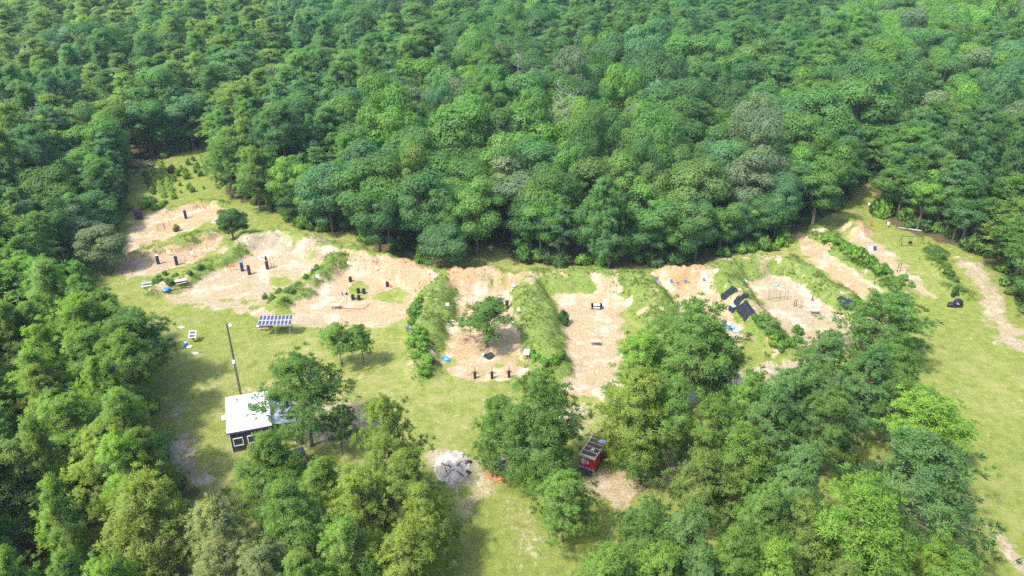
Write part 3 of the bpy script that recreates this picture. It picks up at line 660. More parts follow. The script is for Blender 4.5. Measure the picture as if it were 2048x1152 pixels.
fm.attributes.new("scl", 'FLOAT_VECTOR', 'POINT').data.foreach_set("vector", np.array(scl, np.float32).ravel())
fm.attributes.new("rot", 'FLOAT_VECTOR', 'POINT').data.foreach_set("vector", np.array(rot, np.float32).ravel())
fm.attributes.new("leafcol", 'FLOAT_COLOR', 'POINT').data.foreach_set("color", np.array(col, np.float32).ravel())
wood = tag(link("woodland", fm), "far green wood of pines and broadleaf trees filling the top of the view", "woodland", None, "stuff")
crown_ob = {}
for o in bpy.data.objects:
    if o.name.split('.')[0] in ('crown', 'trunk') and o.data not in crown_ob: crown_ob[o.data] = o
gn = bpy.data.node_groups.new("wood_points", 'GeometryNodeTree')
gn.interface.new_socket("Geometry", in_out='INPUT', socket_type='NodeSocketGeometry'); gn.interface.new_socket("Geometry", in_out='OUTPUT', socket_type='NodeSocketGeometry')
gi = gn.nodes.new("NodeGroupInput"); go = gn.nodes.new("NodeGroupOutput"); jn = gn.nodes.new("GeometryNodeJoinGeometry")
def named(nm, t):
    q = gn.nodes.new("GeometryNodeInputNamedAttribute"); q.data_type = t; q.inputs[0].default_value = nm; return q.outputs[0]
vA, sA, rA = named("var", 'INT'), named("scl", 'FLOAT_VECTOR'), named("rot", 'FLOAT_VECTOR')
e2r = gn.nodes.new("FunctionNodeEulerToRotation"); gn.links.new(rA, e2r.inputs[0])
for k, (bro, i) in enumerate(VARS):
    cm = gn.nodes.new("FunctionNodeCompare"); cm.data_type = 'INT'; cm.operation = 'EQUAL'
    ins = [s for s in cm.inputs if s.type == 'INT']; gn.links.new(vA, ins[0]); ins[1].default_value = k
    for me in (BROADS if bro else PINES)[i]:
        if me not in crown_ob: continue
        oi = gn.nodes.new("GeometryNodeObjectInfo"); oi.inputs[0].default_value = crown_ob[me]; oi.transform_space = 'ORIGINAL'; oi.inputs['As Instance'].default_value = False
        ip = gn.nodes.new("GeometryNodeInstanceOnPoints"); gn.links.new(gi.outputs[0], ip.inputs['Points']); gn.links.new(cm.outputs[0], ip.inputs['Selection'])
        gn.links.new(oi.outputs['Geometry'], ip.inputs['Instance']); gn.links.new(e2r.outputs[0], ip.inputs['Rotation']); gn.links.new(sA, ip.inputs['Scale'])
        gn.links.new(ip.outputs[0], jn.inputs[0])
gn.links.new(jn.outputs[0], go.inputs[0])
wood.modifiers.new("points", 'NODES').node_group = gn
#PART2
# ------------------------------------------------------------------ shrubs and weeds
def shrub(x, y, R, h, colour, label, group=None, var=None, name="shrub", cat="shrub"):
    o = link(name, SHRUBS[rnd.randrange(4) if var is None else var]); o.location = (x, y, gz(x, y)-.05)
    o.scale = (R, R, h*.85); o.rotation_euler = (0, 0, rnd.uniform(0, 6.28)); b = GREEN[colour][0]; j = rnd.uniform(.85, 1.2)
    o["leafcol"] = [b[0]*j, b[1]*j, b[2]*j]; return tag(o, label, cat, group)
SHRUB_PX = [  # px, py, radius m, height m, colour, label, group
 ("bright round shrub at the foot of the grassy berm", "bright shrubs round the foot of the berm beside the young tree bay", [(1072,722,1.1,1.3),(1090,730,1.0,1.2),(1108,728,1.1,1.3),(1122,716,1.0,1.4),(1064,712,.9,1.2)], 'bright'),
 ("dense vivid green shrub at the lower tip of the tarp berm", "vivid shrubs at the tip of the tarp berm", [(1545,688,1.1,1.4),(1562,697,1.1,1.5),(1580,694,1.2,1.6),(1592,684,1.1,1.5),(1594,668,1.0,1.7),(1552,678,1.1,1.2)], 'bright'),
 ("leafy shrub along the left foot of the grass berm", "shrubs along the left foot of the berm by the young tree bay", [(838,606,1.0,1.4),(832,618,1.1,1.5),(830,632,1.5,2.0),(826,648,1.2,1.5),(836,672,1.5,1.8),(828,692,1.4,1.7),(846,700,1.4,1.4),(842,684,1.2,1.3),(858,722,1.3,1.1),(850,742,1.4,1.0),(838,715,1.2,1.2)], 'bright'),
 ("dark leafy shrub on the berm between the two bare bays", "shrubs on the berm between the two bare bays", [(545,600,.7,1.0),(531,598,.6,1.1),(570,602,.7,.9),(578,585,1.0,1.0),(598,572,.9,.9),(560,586,.9,.9),(612,556,.8,.9),(628,545,.9,.8),(634,538,.8,1.0)], 'mid'),
 ("green shrub in the weedy strip beside the picnic tables", "shrubs on the weedy berm by the picnic tables", [(312,572,1.0,1.2),(318,560,.9,1.0),(338,568,1.1,1.2),(330,550,.7,.9),(380,550,.8,.9),(398,538,.8,.8),(352,556,.8,.8)], 'mid'),
 ("thick bush on the berm between the two right lanes", "thick bushes on the berm between the right lanes", [(1660,482,1.6,1.5),(1676,490,1.7,1.6),(1690,500,1.7,1.7),(1704,508,1.7,1.6),(1716,518,1.6,1.6),(1730,527,1.6,1.5),(1744,535,1.5,1.7),(1756,545,1.5,1.4),(1770,550,1.4,1.4),(1782,562,1.5,1.3),(1796,572,1.4,1.4),(1740,520,1.2,1.2),(1722,505,1.3,1.1),(1672,478,1.3,1.1),(1765,538,1.1,1.3),(1808,560,1.1,1.2),(1822,572,.9,1.1)], 'bright'),
 ("weedy bush on the lower slope of the tarp berm", "weedy bushes on the lower tarp berm", [(1512,640,1.3,1.1),(1525,655,1.4,1.2),(1538,668,1.3,1.1),(1530,640,1.1,1.0),(1548,655,1.1,1.0)], 'mid'),
 ("low weed clump on the right lawn mound", "weed clumps on the right lawn mound", [(1868,500,1.2,.7),(1880,515,1.3,.8),(1890,532,1.2,.8),(1898,548,1.3,.7),(1908,562,1.2,.7),(1920,580,1.1,.6)], 'mid'),
 ("green bush beside the entrance track of the far left bay", "bushes beside the far left entrance track", [(292,415,1.8,1.7),(300,405,1.6,1.6),(312,418,1.3,1.2),(322,414,1.2,1.0),(328,408,1.1,1.0)], 'bright'),
 ("bush in the wood corner by the grassed bank", "bushes in the wood corner by the grassed bank", [(1480,505,1.8,2.2),(1500,500,1.7,2.0),(1525,497,1.9,2.4),(1545,500,1.4,1.5),(1448,512,1.7,2.0),(1560,492,1.6,1.8)], 'bright'),
]
for lab, grp, pts, colr in SHRUB_PX:
    for px, py, R, h in pts:
        x, y, _ = G(px, py); shrub(x, y, R, h, colr, lab, grp)
# three clipped rows and scattered saplings in the plantation at the upper left
for k, (a, b, n, colr, lab) in enumerate([((292,350),(307,388),11,'deep','dark green shrub in the leftmost row of the plantation'), ((309,343),(329,394),14,'yellow','yellowish shrub in the middle row of the plantation'), ((322,328),(349,398),17,'bright','bright shrub in the right hand row of the plantation')]):
    for i in range(n):
        t = i/(n-1); x, y, _ = G(a[0]+(b[0]-a[0])*t, a[1]+(b[1]-a[1])*t); shrub(x+rnd.uniform(-.2, .2), y, rnd.uniform(.7, .95), rnd.uniform(.9, 1.5), colr, lab, "rows of planted shrubs at the upper left", rnd.randrange(3))
for px, py, h in [(350,362,2.2),(356,352,2.4),(346,338,1.8),(364,343,2.4),(371,350,2.6),(375,358,2.6),(380,378,2.2),(386,384,2.2),(377,330,2.4),(392,345,2.6),(400,352,2.8),(396,336,2.4),(408,378,1.2),(360,372,1.4),(362,386,1.0),(410,340,2.4),(386,322,2.0),(420,330,2.6)]:
    x, y, _ = G(px, py); shrub(x, y, h*.36, h*.72, 'bright', "small sapling scattered on the grass right of the shrub rows", "saplings right of the shrub rows", rnd.randrange(3), name="sapling", cat="sapling")
for o_ in bpy.data.objects:
    if o_.get('group') == 'rows of planted shrubs at the upper left' and 'leftmost' not in o_['label']: o_['leafcol'] = [.25, .40, .075]
o = shrub(*G(345, 344)[:2], 1.3, 1.6, 'mid', "small reddish brown shrub among the saplings", None, 2); o["leafcol"] = [.09, .05, .035]
o = shrub(*G(354, 462)[:2], .8, 1.4, 'olive', "lone straggly bush at the edge of the far left bay"); o = shrub(*G(1128, 648)[:2], 1.0, 2.4, 'dark', "dark leaning sapling on the right slope of the grassy berm", None, 3)
shrub(*G(1908, 592)[:2], .7, 2.0, 'dark', "thin dark sapling behind the black heap on the right lawn", None, 3)
# undergrowth along the wood edges
pts = _clear; segs = [(i, (i+1) % len(pts)) for i in range(len(pts))]; nund = 0
for a, b in segs:
    if CLEAR[a][0] > 2100 or CLEAR[b][0] > 2100 or CLEAR[a][1] > 1000: continue
    A, B = np.array(pts[a]), np.array(pts[b]); L_ = np.linalg.norm(B-A); nn = np.array([-(B-A)[1], (B-A)[0]])/L_
    if poly_sd(np.array([(A+B)[0]/2+nn[0]]), np.array([(A+B)[1]/2+nn[1]]), pts)[0] > 0: nn = -nn
    for i in range(int(L_/1.7)):
        q = A+(B-A)*rnd.random()+nn*rnd.uniform(.4, 5.5); u = Q(q[0], q[1], 0)[0]
        if 925 < u < 1030 and rnd.random() < .85: continue
        where = "left" if u < 420 else "right" if u > 1680 else "back"
        c = rnd.choice(['mid', 'deep', 'bright', 'dark', 'mid', 'olive']); R = rnd.uniform(1.2, 2.5)
        if nund < 285:
            shrub(q[0], q[1], R, R*rnd.uniform(.9, 1.5), c, (("big " if R > 2.1 else "small " if R < 1.6 else "")+f"{GREEN[c][1]} edge bush {spot(u, Q(q[0], q[1], 0)[1], 0)[10:]}"), f"undergrowth bushes {spot(u, Q(q[0], q[1], 0)[1], 0)[10:]}"); nund += 1
print("undergrowth", nund)
# weeds and long grass on the berms: uncountable blades, one object for each berm
cellx = GX[:-1, :-1].ravel()+.25; celly = GY[:-1, :-1].ravel()+.25; lushc = lush[:-1, :-1].ravel(); rs = np.random.default_rng(91)
WEEDY = {1: 2.6, 3: 3.0, 5: 2.2, 7: 2.2, 8: 1.3, 9: 2.0, 11: 2.4, 12: 1.8, 13: 2.6, 14: 4.0, 15: 4.5, 0: 2.0, 2: .8, 4: .9, 6: .7, 10: .7, 17: 1.6}
for bi, dens in WEEDY.items():
    w = np.where((cls == 1+bi), .12+lushc, 0)*.25*dens; w = w*(.15+2.2*sstep(.42, .6, fbm(cellx, celly, .45, 61+bi, 3)))
    k = rs.poisson(w); idx = np.repeat(np.arange(len(k)), k)
    if not len(idx): continue
    x = cellx[idx]+rs.uniform(-.3, .3, len(idx)); y = celly[idx]+rs.uniform(-.3, .3, len(idx)); z = terrain_z(x, y)
    C = np.stack([x, y, z], -1); D = unit(np.stack([rs.normal(0, .25, len(x)), rs.normal(0, .25, len(x)), np.ones(len(x))], -1))
    T = np.clip(.2+.7*fbm(x, y, .7, 71, 3)+rs.normal(0, .12, len(x)), 0, 1); V, N, Tt = tufts(C, D, T, 10, .34 if bi not in (1, 3, 14, 15) else .5, .06, rs, .8)
    V[:, :, 2] = np.maximum(V[:, :, 2], C.repeat(10, 0)[:, None, 2]-.02)
    o = link("weeds", tri_mesh("weeds", V, N, Tt, LEAF)); o["leafcol"] = [.125, .19, .042] if bi not in (1, 3, 14, 15) else [.10, .185, .04]
    tag(o, "long grass and weeds growing on the "+BERMS[bi][0], "weeds", None, "stuff")

# ------------------------------------------------------------------ materials of the objects
WHITE = paint("white_paint", (.78, .78, .76), .5); PLASTIC_W = paint("white_plastic", (.74, .76, .78), .4); GREY = paint("grey_metal", (.42, .43, .45), .45, .4); STEEL = paint("dark_steel", (.05, .05, .055), .55, .5)
BLACK = paint("black_plastic", (.016, .017, .02), .45); PURPLE = paint("purple_black_plastic", (.042, .022, .06), .45); BLUE = paint("blue_plastic", (.03, .22, .55), .4); SKYB = paint("pale_blue_plastic", (.25, .42, .68), .45)
WOODM = paint("weathered_timber", (.40, .32, .22), .85, var=.3); REDW = paint("red_brown_timber", (.34, .13, .07), .8, var=.3); ORANGEP = paint("orange_mesh", (.75, .19, .06), .6); POLE = paint("creosoted_pole", (.10, .085, .065), .85, var=.3)
RED = paint("red_vehicle_paint", (.42, .015, .02), .35, var=.25); MAROON = paint("rusty_maroon_roof", (.13, .045, .045), .7, var=.4, scale=4); TYRE = paint("tyre_rubber", (.02, .02, .022), .85); GLASS = paint("dark_glass", (.03, .04, .05), .12, spec=.6)
SIDING = paint("dark_brown_siding", (.075, .052, .068), .7, var=.2); ROOFW = paint("white_metal_roof", (.8, .81, .83), .35, var=.06, scale=1.2); FASCIA = paint("purple_fascia", (.13, .085, .34), .5); PV = paint("solar_cells", (.045, .05, .085), .2, var=.25, scale=14, spec=.6)
YELLOW = paint("yellow_plastic", (.62, .42, .04), .5); ROCK = paint("broken_concrete", (.44, .40, .34), .9, var=.3, scale=3, bump=.4); ASH = paint("grey_ash", (.43, .385, .33), .95, var=.3, scale=1.6, bump=.5); CHAR = paint("charred_wood", (.035, .03, .03), .9)
def tarp_material():
    m, nt, b = new_mat("black_tarp"); co = nd(nt, "ShaderNodeTexCoord").outputs['Object']; n = noise(nt, co, 4.5, 5, .6)
    nt.links.new(mix(nt, ramp(nt, n, .35, .7), (.008, .012, .02), (.016, .022, .034)), b.inputs['Base Color']); b.inputs['Specular IOR Level'].default_value = .2; b.inputs['Roughness'].default_value = .65
    nt.links.new(nd(nt, "ShaderNodeBump", inp={'Strength': .8, 'Distance': .2, 'Height': n}).outputs[0], b.inputs['Normal']); return m
TARP = tarp_material()

# ---- utility pole
x, y, z = G(483, 796)
o = empty("utility_pole", (x, y, z), 0, "tall dark wooden pole with a white lamp behind the white roof", "pole")
MB().tube([(0, 0, -.3), (0, 0, 6), (0, 0, 12)], [.17, .14, .10], 10).build("pole", POLE, o, True)
m = MB(); m.tube([(0, 0, 11.7), (.25, -.1, 11.9), (.45, -.15, 11.85)], .03, 6); arm = m.build("lamp_arm", GREY, o)
MB().lathe([(.05, .25), (.16, .2), (.26, .02), (.2, -.1), (.12, -.16)], 14, (.5, -.15, 11.75)).build("lamp_head", WHITE, o, True)
MB().box((0, -.2, 6.1), (.34, .2, .5)).build("meter_box", WHITE, o); MB().tube([(.1, -.12, 0), (.1, -.12, 6)], .03, 6).build("conduit", GREY, o)
# ---- cabin
cx0, cy0 = -33.9, 80.4
cab = empty("cabin", (cx0, cy0, gz(cx0, cy0)), radians(19), "dark walled cabin with a flat white metal roof", "cabin")
W, D_, Hh = 5.0, 7.4, 3.05
m = MB(); m.box((0, 0, Hh/2-.1), (W, D_, Hh))
for k in range(11): m.box((0, -D_/2-.012, .15+k*.26), (W-.3, .03, .03)); m.box((-W/2-.012, 0, .15+k*.26), (.03, D_-.3, .03))
m.build("wall", SIDING, cab)
m = MB(); m.box((0, 0, Hh+.11), (W+.35, D_+.4, .09), ry=radians(1.2))
for k in range(13): m.box((-W/2-.05+k*(W+.1)/12, 0, Hh+.17-(-W/2-.05+k*(W+.1)/12)*.021), (.05, D_+.38, .05))
m.build("roof", ROOFW, cab)
m = MB(); m.box((0, -D_/2-.16, Hh-.05), (W+.3, .04, .2)); m.box((0, D_/2+.16, Hh-.05), (W+.3, .04, .2)); m.build("fascia", FASCIA, cab)
for sx in (-1, 1): MB().box((sx*(W/2-.05), -D_/2-.035, Hh/2-.2), (.13, .06, Hh-.2)).build("corner_trim", WHITE, cab)
for xx, ww in ((-1.55, 1.0), (0.15, 1.0), (1.6, 1.3)):
    f = MB()
    f.box((xx, -D_/2-.05, 2.05), (ww+.2, .08, .1)); f.box((xx, -D_/2-.05, .95), (ww+.2, .08, .1)); f.box((xx-ww/2-.05, -D_/2-.05, 1.5), (.1, .08, 1.0)); f.box((xx+ww/2+.05, -D_/2-.05, 1.5), (.1, .08, 1.0))
    fr = f.build("window_frame", WHITE, cab); MB().box((xx, -D_/2-.03, 1.5), (ww, .03, 1.0)).build("pane", GLASS, fr)
m = MB(); m.box((-W/2-.45, .8, 2.35), (.8, 1.0, .07), ry=radians(-8)); m.build("door_canopy", WHITE, cab)
dd = MB().box((-W/2-.03, .8, 1.05), (.05, .9, 2.0)).build("door", WHITE, cab); MB().box((-W/2-.08, .5, 1.05), (.06, .05, .14)).build("handle", STEEL, dd)
MB().box((-W/2-.3, -.9, 1.3), (.5, .7, .5)).build("air_conditioner", GREY, cab)
m = MB(); m.box((W/2+1.6, -.1, 2.35), (3.1, 5.6, .07), ry=radians(7)); m.build("porch_roof", GREY, cab)
for yy in (-2.6, 2.5): MB().box((W/2+2.95, yy, 1.1), (.1, .1, 2.2)).build("porch_post", WHITE, cab)
MB().box((W/2+1.6, -2.75, .25), (2.8, .35, .08)).build("porch_step", WOODM, cab)
# ---- solar canopy with the tables under it
x, y, _ = P(551, 641, 2.5); z = gz(x, y)
can = empty("solar_canopy", (x, y, z), radians(2), "slanted array of eighteen small solar panels on posts at the edge of the track", "solar array")
tl = radians(20)
def on_tilt(lx, ly, lz=0): return (lx, ly*cos(tl)-lz*sin(tl), 2.5+ly*sin(tl)+lz*cos(tl))
for r in range(2):
    for k in range(9):
        lx = -2.32+k*.58; ly = -.52+r*1.04
        f = MB().box(on_tilt(lx, ly), (.54, .98, .04), rx=tl).build("panel_frame", GREY, can); MB().box(on_tilt(lx, ly, .026), (.42, .86, .012), rx=tl).build("solar_panel", PV, f)
for lx in (-2.2, 0, 2.2):
    for ly in (-.85, .85): q = on_tilt(lx, ly, -.08); MB().box((lx, q[1], q[2]/2), (.09, .09, q[2])).build("post", WOODM, can)
m = MB()
for ly in (-.8, 0, .8): m.box(on_tilt(0, ly, -.06), (5.2, .06, .08), rx=tl)
m.build("rail", GREY, can)
def picnic_table(px, py, rz, top, seat, label, L=1.8, group=None):
    x, y, z = G(px, py); o = empty("picnic_table", (x, y, z), rz, label, "picnic table", group)
    m = MB()
    for k in range(5): m.box((0, -.3+k*.15, .75), (L, .135, .04))
    m.build("tabletop", top, o)
    for s in (-1, 1):
        MB().box((0, s*.68, .45), (L, .26, .04)).box((0, s*.55, .43), (L, .02, .02)).build("bench", seat, o)
        MB().box((s*L*.36, 0, .40), (.05, 1.4, .08)).box((s*L*.36, .33, .37), (.05, .08, .8), rx=radians(-25)).box((s*L*.36, -.33, .37), (.05, .08, .8), rx=radians(25)).build("leg_frame", seat, o)
    return o
picnic_table(529, 657, radians(4), WOODM, WOODM, "bleached wooden picnic table under the left end of the solar array")
def table(px, py, rz, label, top=WHITE, leg=REDW, L=1.3, Wd=.65, h=.8, name="shooting_bench", cat="bench", group=None):
    x, y, z = G(px, py); o = empty(name, (x, y, z), rz, label, cat, group)
    MB().box((0, 0, h), (L, Wd, .05)).box((0, 0, h-.05), (L*.9, Wd*.85, .05)).build("tabletop", top, o)
    for sx in (-1, 1):
        for sy in (-1, 1): MB().box((sx*(L/2-.08), sy*(Wd/2-.07), h/2-.04), (.08, .08, h-.06)).build("leg", leg, o)
    MB().box((0, 0, .22), (L*.86, .06, .08)).build("stretcher", leg, o); return o
table(566, 657, radians(3), "white table under the right end of the solar array", PLASTIC_W, GREY, 1.7, .8, name="folding_table", cat="table")
def cooler(px, py, rz, label, body, lid):
    x, y, z = G(px, py); o = empty("cooler_box", (x, y, z), rz, label, "cooler")
    MB().box((0, 0, .21), (.7, .42, .42), taper=1.06).build("body", body, o); MB().box((0, 0, .45), (.76, .48, .08)).build("lid", lid, o)
    h = MB().tube([(-.4, 0, .3), (-.46, 0, .36), (-.4, 0, .42)], .02, 5).tube([(.4, 0, .3), (.46, 0, .36), (.4, 0, .42)], .02, 5); h.build("handle", lid, o); return o
cooler(519, 657, .2, "dark blue cooler with a white lid at the left of the bleached picnic table", paint("navy_plastic", (.03, .05, .16), .45), PLASTIC_W)
def drum_mesh(m, z0, r=.29, h=.88):
    m.lathe([(r*.93, z0), (r, z0+.03), (r, z0+h*.3), (r*1.05, z0+h*.33), (r, z0+h*.36), (r, z0+h*.64), (r*1.05, z0+h*.67), (r, z0+h*.70), (r, z0+h-.04), (r*.94, z0+h)], 16); return m
def drum(px, py, label, body=BLACK, lid=None, group=None, h=.88, r=.29):
    x, y, z = G(px, py); o = empty("drum", (x, y, z), 0, label, "drum", group)
    drum_mesh(MB(), 0, r, h).build("body", body, o, True); MB().lathe([(r*.9, h), (r*.9, h+.02), (r*.3, h+.025)], 14).build("lid", lid or body, o, True); return o
def drum_column(px, py, label, lid, group="tall barrel columns", body=PURPLE):
    x, y, z = G(px, py); o = empty("barrel_column", (x, y, z), rnd.uniform(-.05, .05), label, "barrel column", group)
    drum_mesh(MB(), 0).build("lower_barrel", body, o, True); drum_mesh(MB(), .885).build("upper_barrel", body, o, True)
    MB().lathe([(.27, 1.765), (.28, 1.80), (.1, 1.81)], 14).build("lid", lid, o, True); return o
for px, py, lab, lid in [(372,437,"lone purple barrel column on the sand of the far left bay",PURPLE),(317,528,"left purple barrel column in the lane below the orange soil berm",PLASTIC_W),(354,530,"right purple barrel column in the lane below the orange soil berm",PURPLE),
    (485,542,"purple barrel column with a bright blue lid beside the orange mesh board",BLUE),(499,549,"purple barrel column with a dull lid right of the orange mesh board",PURPLE),(535,538,"purple barrel column carrying a black dummy target",WHITE),
    (1000,614,"dark barrel column with a blue lid behind the young tree",BLUE),(1014,618,"dark barrel column with a grey lid behind the young tree",GREY),(923,653,"dark barrel column standing left of the young tree",GREY)]:
    drum_column(px, py, lab, lid)
x, y, z = G(535, 538); o = empty("dummy_target", (x, y, z+1.81), 0, "black dummy target with an outstretched arm on top of a purple barrel column", "target")
MB().lathe([(.2, 0), (.24, .3), (.15, .55)], 10).build("torso", BLACK, o, True); MB().lathe([(.05, .5), (.13, .6), (.15, .72), (.1, .85), (.03, .9)], 10).build("head", BLACK, o, True); MB().tube([(-.15, 0, .42), (-.6, 0, .48), (-.95, 0, .5)], [.07, .06, .05], 7).build("arm", BLACK, o, True)
for px, py, lab in [(701,563,"black drum standing alone at the back left of the round bay"),(775,573,"black drum beside a red rag on the right of the round bay"),(717,586,"back left drum of the cluster of four in the round bay"),(728,587,"back right drum of the cluster of four in the round bay"),(706,599,"front left drum of the cluster of four in the round bay"),(718,600,"front right drum of the cluster of four in the round bay")]:
    drum(px, py, lab, BLACK, group="black drums in the round bay")
def small(name, px, py, label, cat, parts, rz=0, group=None, dz=0.0):
    x, y, z = G(px, py); o = empty(name, (x, y, z+dz), rz, label, cat, group)
    for pn, m, mat in parts: m.build(pn, mat, o)
    return o
small("rag", 781, 574, "crumpled red rag lying beside the black drum", "rag", [("cloth", MB().rock((0, 0, .08), (.4, .3, .14), rnd), paint("faded_red_cloth", (.55, .12, .08), .9))])
def crate(px, py, rz, label, w, d, h, panel=True):
    x, y, z = G(px, py); o = empty("crate", (x, y, z), rz, label, "crate")
    MB().box((0, 0, h/2), (w, d, h)).box((0, 0, h-.03), (w+.06, d+.06, .06)).build("body", PURPLE if w > 1.5 else BLACK, o)
    MB().box((0, 0, h+.012), (w*.62, d*.6, .02)).build("top_panel", WHITE, o); MB().box((0, -d/2-.012, h*.55), (w*.6, .02, h*.4)).build("front_panel", WHITE, o); return o
crate(1193, 616, radians(-4), "black crate with white panels in the middle of the sand bay", 1.75, 1.0, .65)
crate(689, 589, radians(8), "small black crate with a white panel left of the four drums", .85, .5, .35)
small("mesh_board", 463, 541, "orange mesh board on a leaning stake in the bay of barrel columns", "board", [("board", MB().box((.35, 0, .95), (1.0, .05, .5), ry=.06), ORANGEP), ("stake", MB().box((-.1, .04, .55), (.06, .05, 1.1), ry=-.08), REDW)])
def sign_board(px, py, label, w=.55, h=.6, lift=.55, rz=0, mat=WHITE, group="white target boards"):
    return small("target_board", px, py, label, "target board", [("board", MB().box((0, 0, lift+h/2), (w, .04, h)).box((0, -.025, lift+h/2), (w*.8, .02, h*.8)), mat), ("stake", MB().box((0, .05, lift*.6+.1), (.05, .05, lift*1.2+.2)), WOODM)], rz, group)
for px, py, lab in [(698,534,"white target board at the foot of the long sandy bank on the left"),(754,544,"white target board at the foot of the long sandy bank on the right"),(636,563,"white target board on the end of the berm between the two bare bays"),(1027,576,"white target board in the back right corner of the young tree bay"),
    (1037,628,"white target board at the right side of the young tree bay"),(895,618,"white target board at the left side of the young tree bay"),(339,512,"tall white target board behind the two barrel columns of the lane"),(385,514,"pale target board at the end of the lane of two barrel columns")]:
    sign_board(px, py, lab)
for k, (px, py) in enumerate([(1311,568),(1342,566),(1371,567),(1407,564)]):
    sign_board(px, py, ["leftmost of the four blue targets on the orange clay bank","second from left of the four blue targets on the orange clay bank","third from left of the four blue targets on the orange clay bank","rightmost of the four blue targets on the orange clay bank"][k], .4, .5, .3, 0, BLUE, "blue targets on the orange clay bank")
for px, py, rz, lab in [(672,617,.1,"white topped bench with red legs at the front of the round bay"),(1191,690,0,"pale bench with red brown legs at the front of the black crate bay"),(1629,628,-.1,"white topped bench in the white sand bay with wire racks")]:
    table(px, py, rz, lab, group="shooting benches in the bays")
picnic_table(362, 568, radians(28), PLASTIC_W, WOODM, "white topped picnic table beside the weedy berm"); picnic_table(295, 573, radians(20), GREY, PLASTIC_W, "grey topped picnic table at the left end of the weedy berm")
table(1053, 713, radians(85), "pale blue white bench at the foot of the grassy berm", PLASTIC_W, WOODM, 1.5, .8)
small("ladder", 1058, 722, "pale wooden ladder lying beside the pale bench", "ladder", [("rail", MB().box((-.2, 0, .05), (.06, 2.2, .06)), WOODM), ("rail", MB().box((.2, 0, .05), (.06, 2.2, .06)), WOODM), ("rung", MB().box((0, -.6, .05), (.36, .05, .04)).box((0, 0, .05), (.36, .05, .04)).box((0, .6, .05), (.36, .05, .04)), WOODM)], .1)
def tarp_heap(px, py, label, mat, s=.8, group=None):
    return small("tarp_heap", px, py, label, "tarp", [("sheet", MB().rock((0, 0, .12), (s, s*.6, .22), rnd, 11).rock((s*.7, .2, .08), (s*.5, s*.35, .18), rnd, 9), mat), ("fold", MB().rock((-s*.4, .1, .3), (s*.35, s*.25, .12), rnd), SKYB)], rnd.uniform(0, 3), group)
tarp_heap(331, 581, "crumpled blue tarp between the two picnic tables", BLUE, .75); tarp_heap(819, 657, "dark blue tarp heap left of the grass berm", paint("navy_tarp", (.03, .06, .16), .5), .6); tarp_heap(893, 719, "bright blue tarp at the lower right foot of the grass berm", BLUE, .8)
tarp_heap(1492, 564, "small blue and white bundle at the corner of the white sand bay", SKYB, .45); tarp_heap(270, 345, "dark blue tarp beside the brown brush pile", paint("navy_tarp", (.03, .06, .16), .5), 1.0)
# tyres at the foot of the young tree
x, y, z = G(978, 714)
for k, (dx, dy, dz_, tilt) in enumerate([(0, -.3, .14, 0), (.25, .05, .36, .35), (-.35, .1, .15, .1)]):
    o = empty("tyre", (x+dx, y+dy, z+dz_), 0, ["black tyre lying flat in front of the young tree trunk", "black tyre tilted on the others at the young tree trunk", "black tyre left of the young tree trunk"][k], "tyre", "tyres at the young tree")
    o.rotation_euler = (tilt, 0, 0); prof = [(.2+.0*i, 0) for i in range(1)]
    m = MB(); ring = [(.38+.11*cos(a), .11*sin(a)) for a in np.linspace(0, 2*pi, 9)]; m.lathe(ring, 18); m.build("tread", TYRE, o, True); MB().lathe([(.27, -.05), (.28, .0), (.27, .05)], 14).build("rim", STEEL, o, True)
drum(966, 714, "small pale blue pail beside the tyres of the young tree", SKYB, PLASTIC_W, None, .5, .22)
# three black stands
for k, (px, py) in enumerate([(950, 757), (984, 757), (1018, 755)]):
    lab = ["leftmost of the three black stands on the sand apron", "middle one of the three black stands on the sand apron", "rightmost of the three black stands on the sand apron"][k]
    x, y, z = G(px, py); o = empty("target_stand", (x, y, z), rnd.uniform(-.2, .2), lab, "stand", "three black stands on the sand apron")
    MB().tube([(0, 0, -.1), (0, 0, 1.1), (0, 0, 2.1)], [.06, .05, .03], 7).build("post", STEEL, o); MB().lathe([(.2, 0), (.17, .4), (.24, .8), (.16, 1.15), (.07, 1.25)], 10).build("sleeve", BLACK, o, True)
    for s in (-1, 1): MB().tube([(0, 0, 1.2), (s*.3, -.03, 1.08), (s*.52, -.05, .9)], [.07, .06, .035], 6).build("arm", STEEL, o)
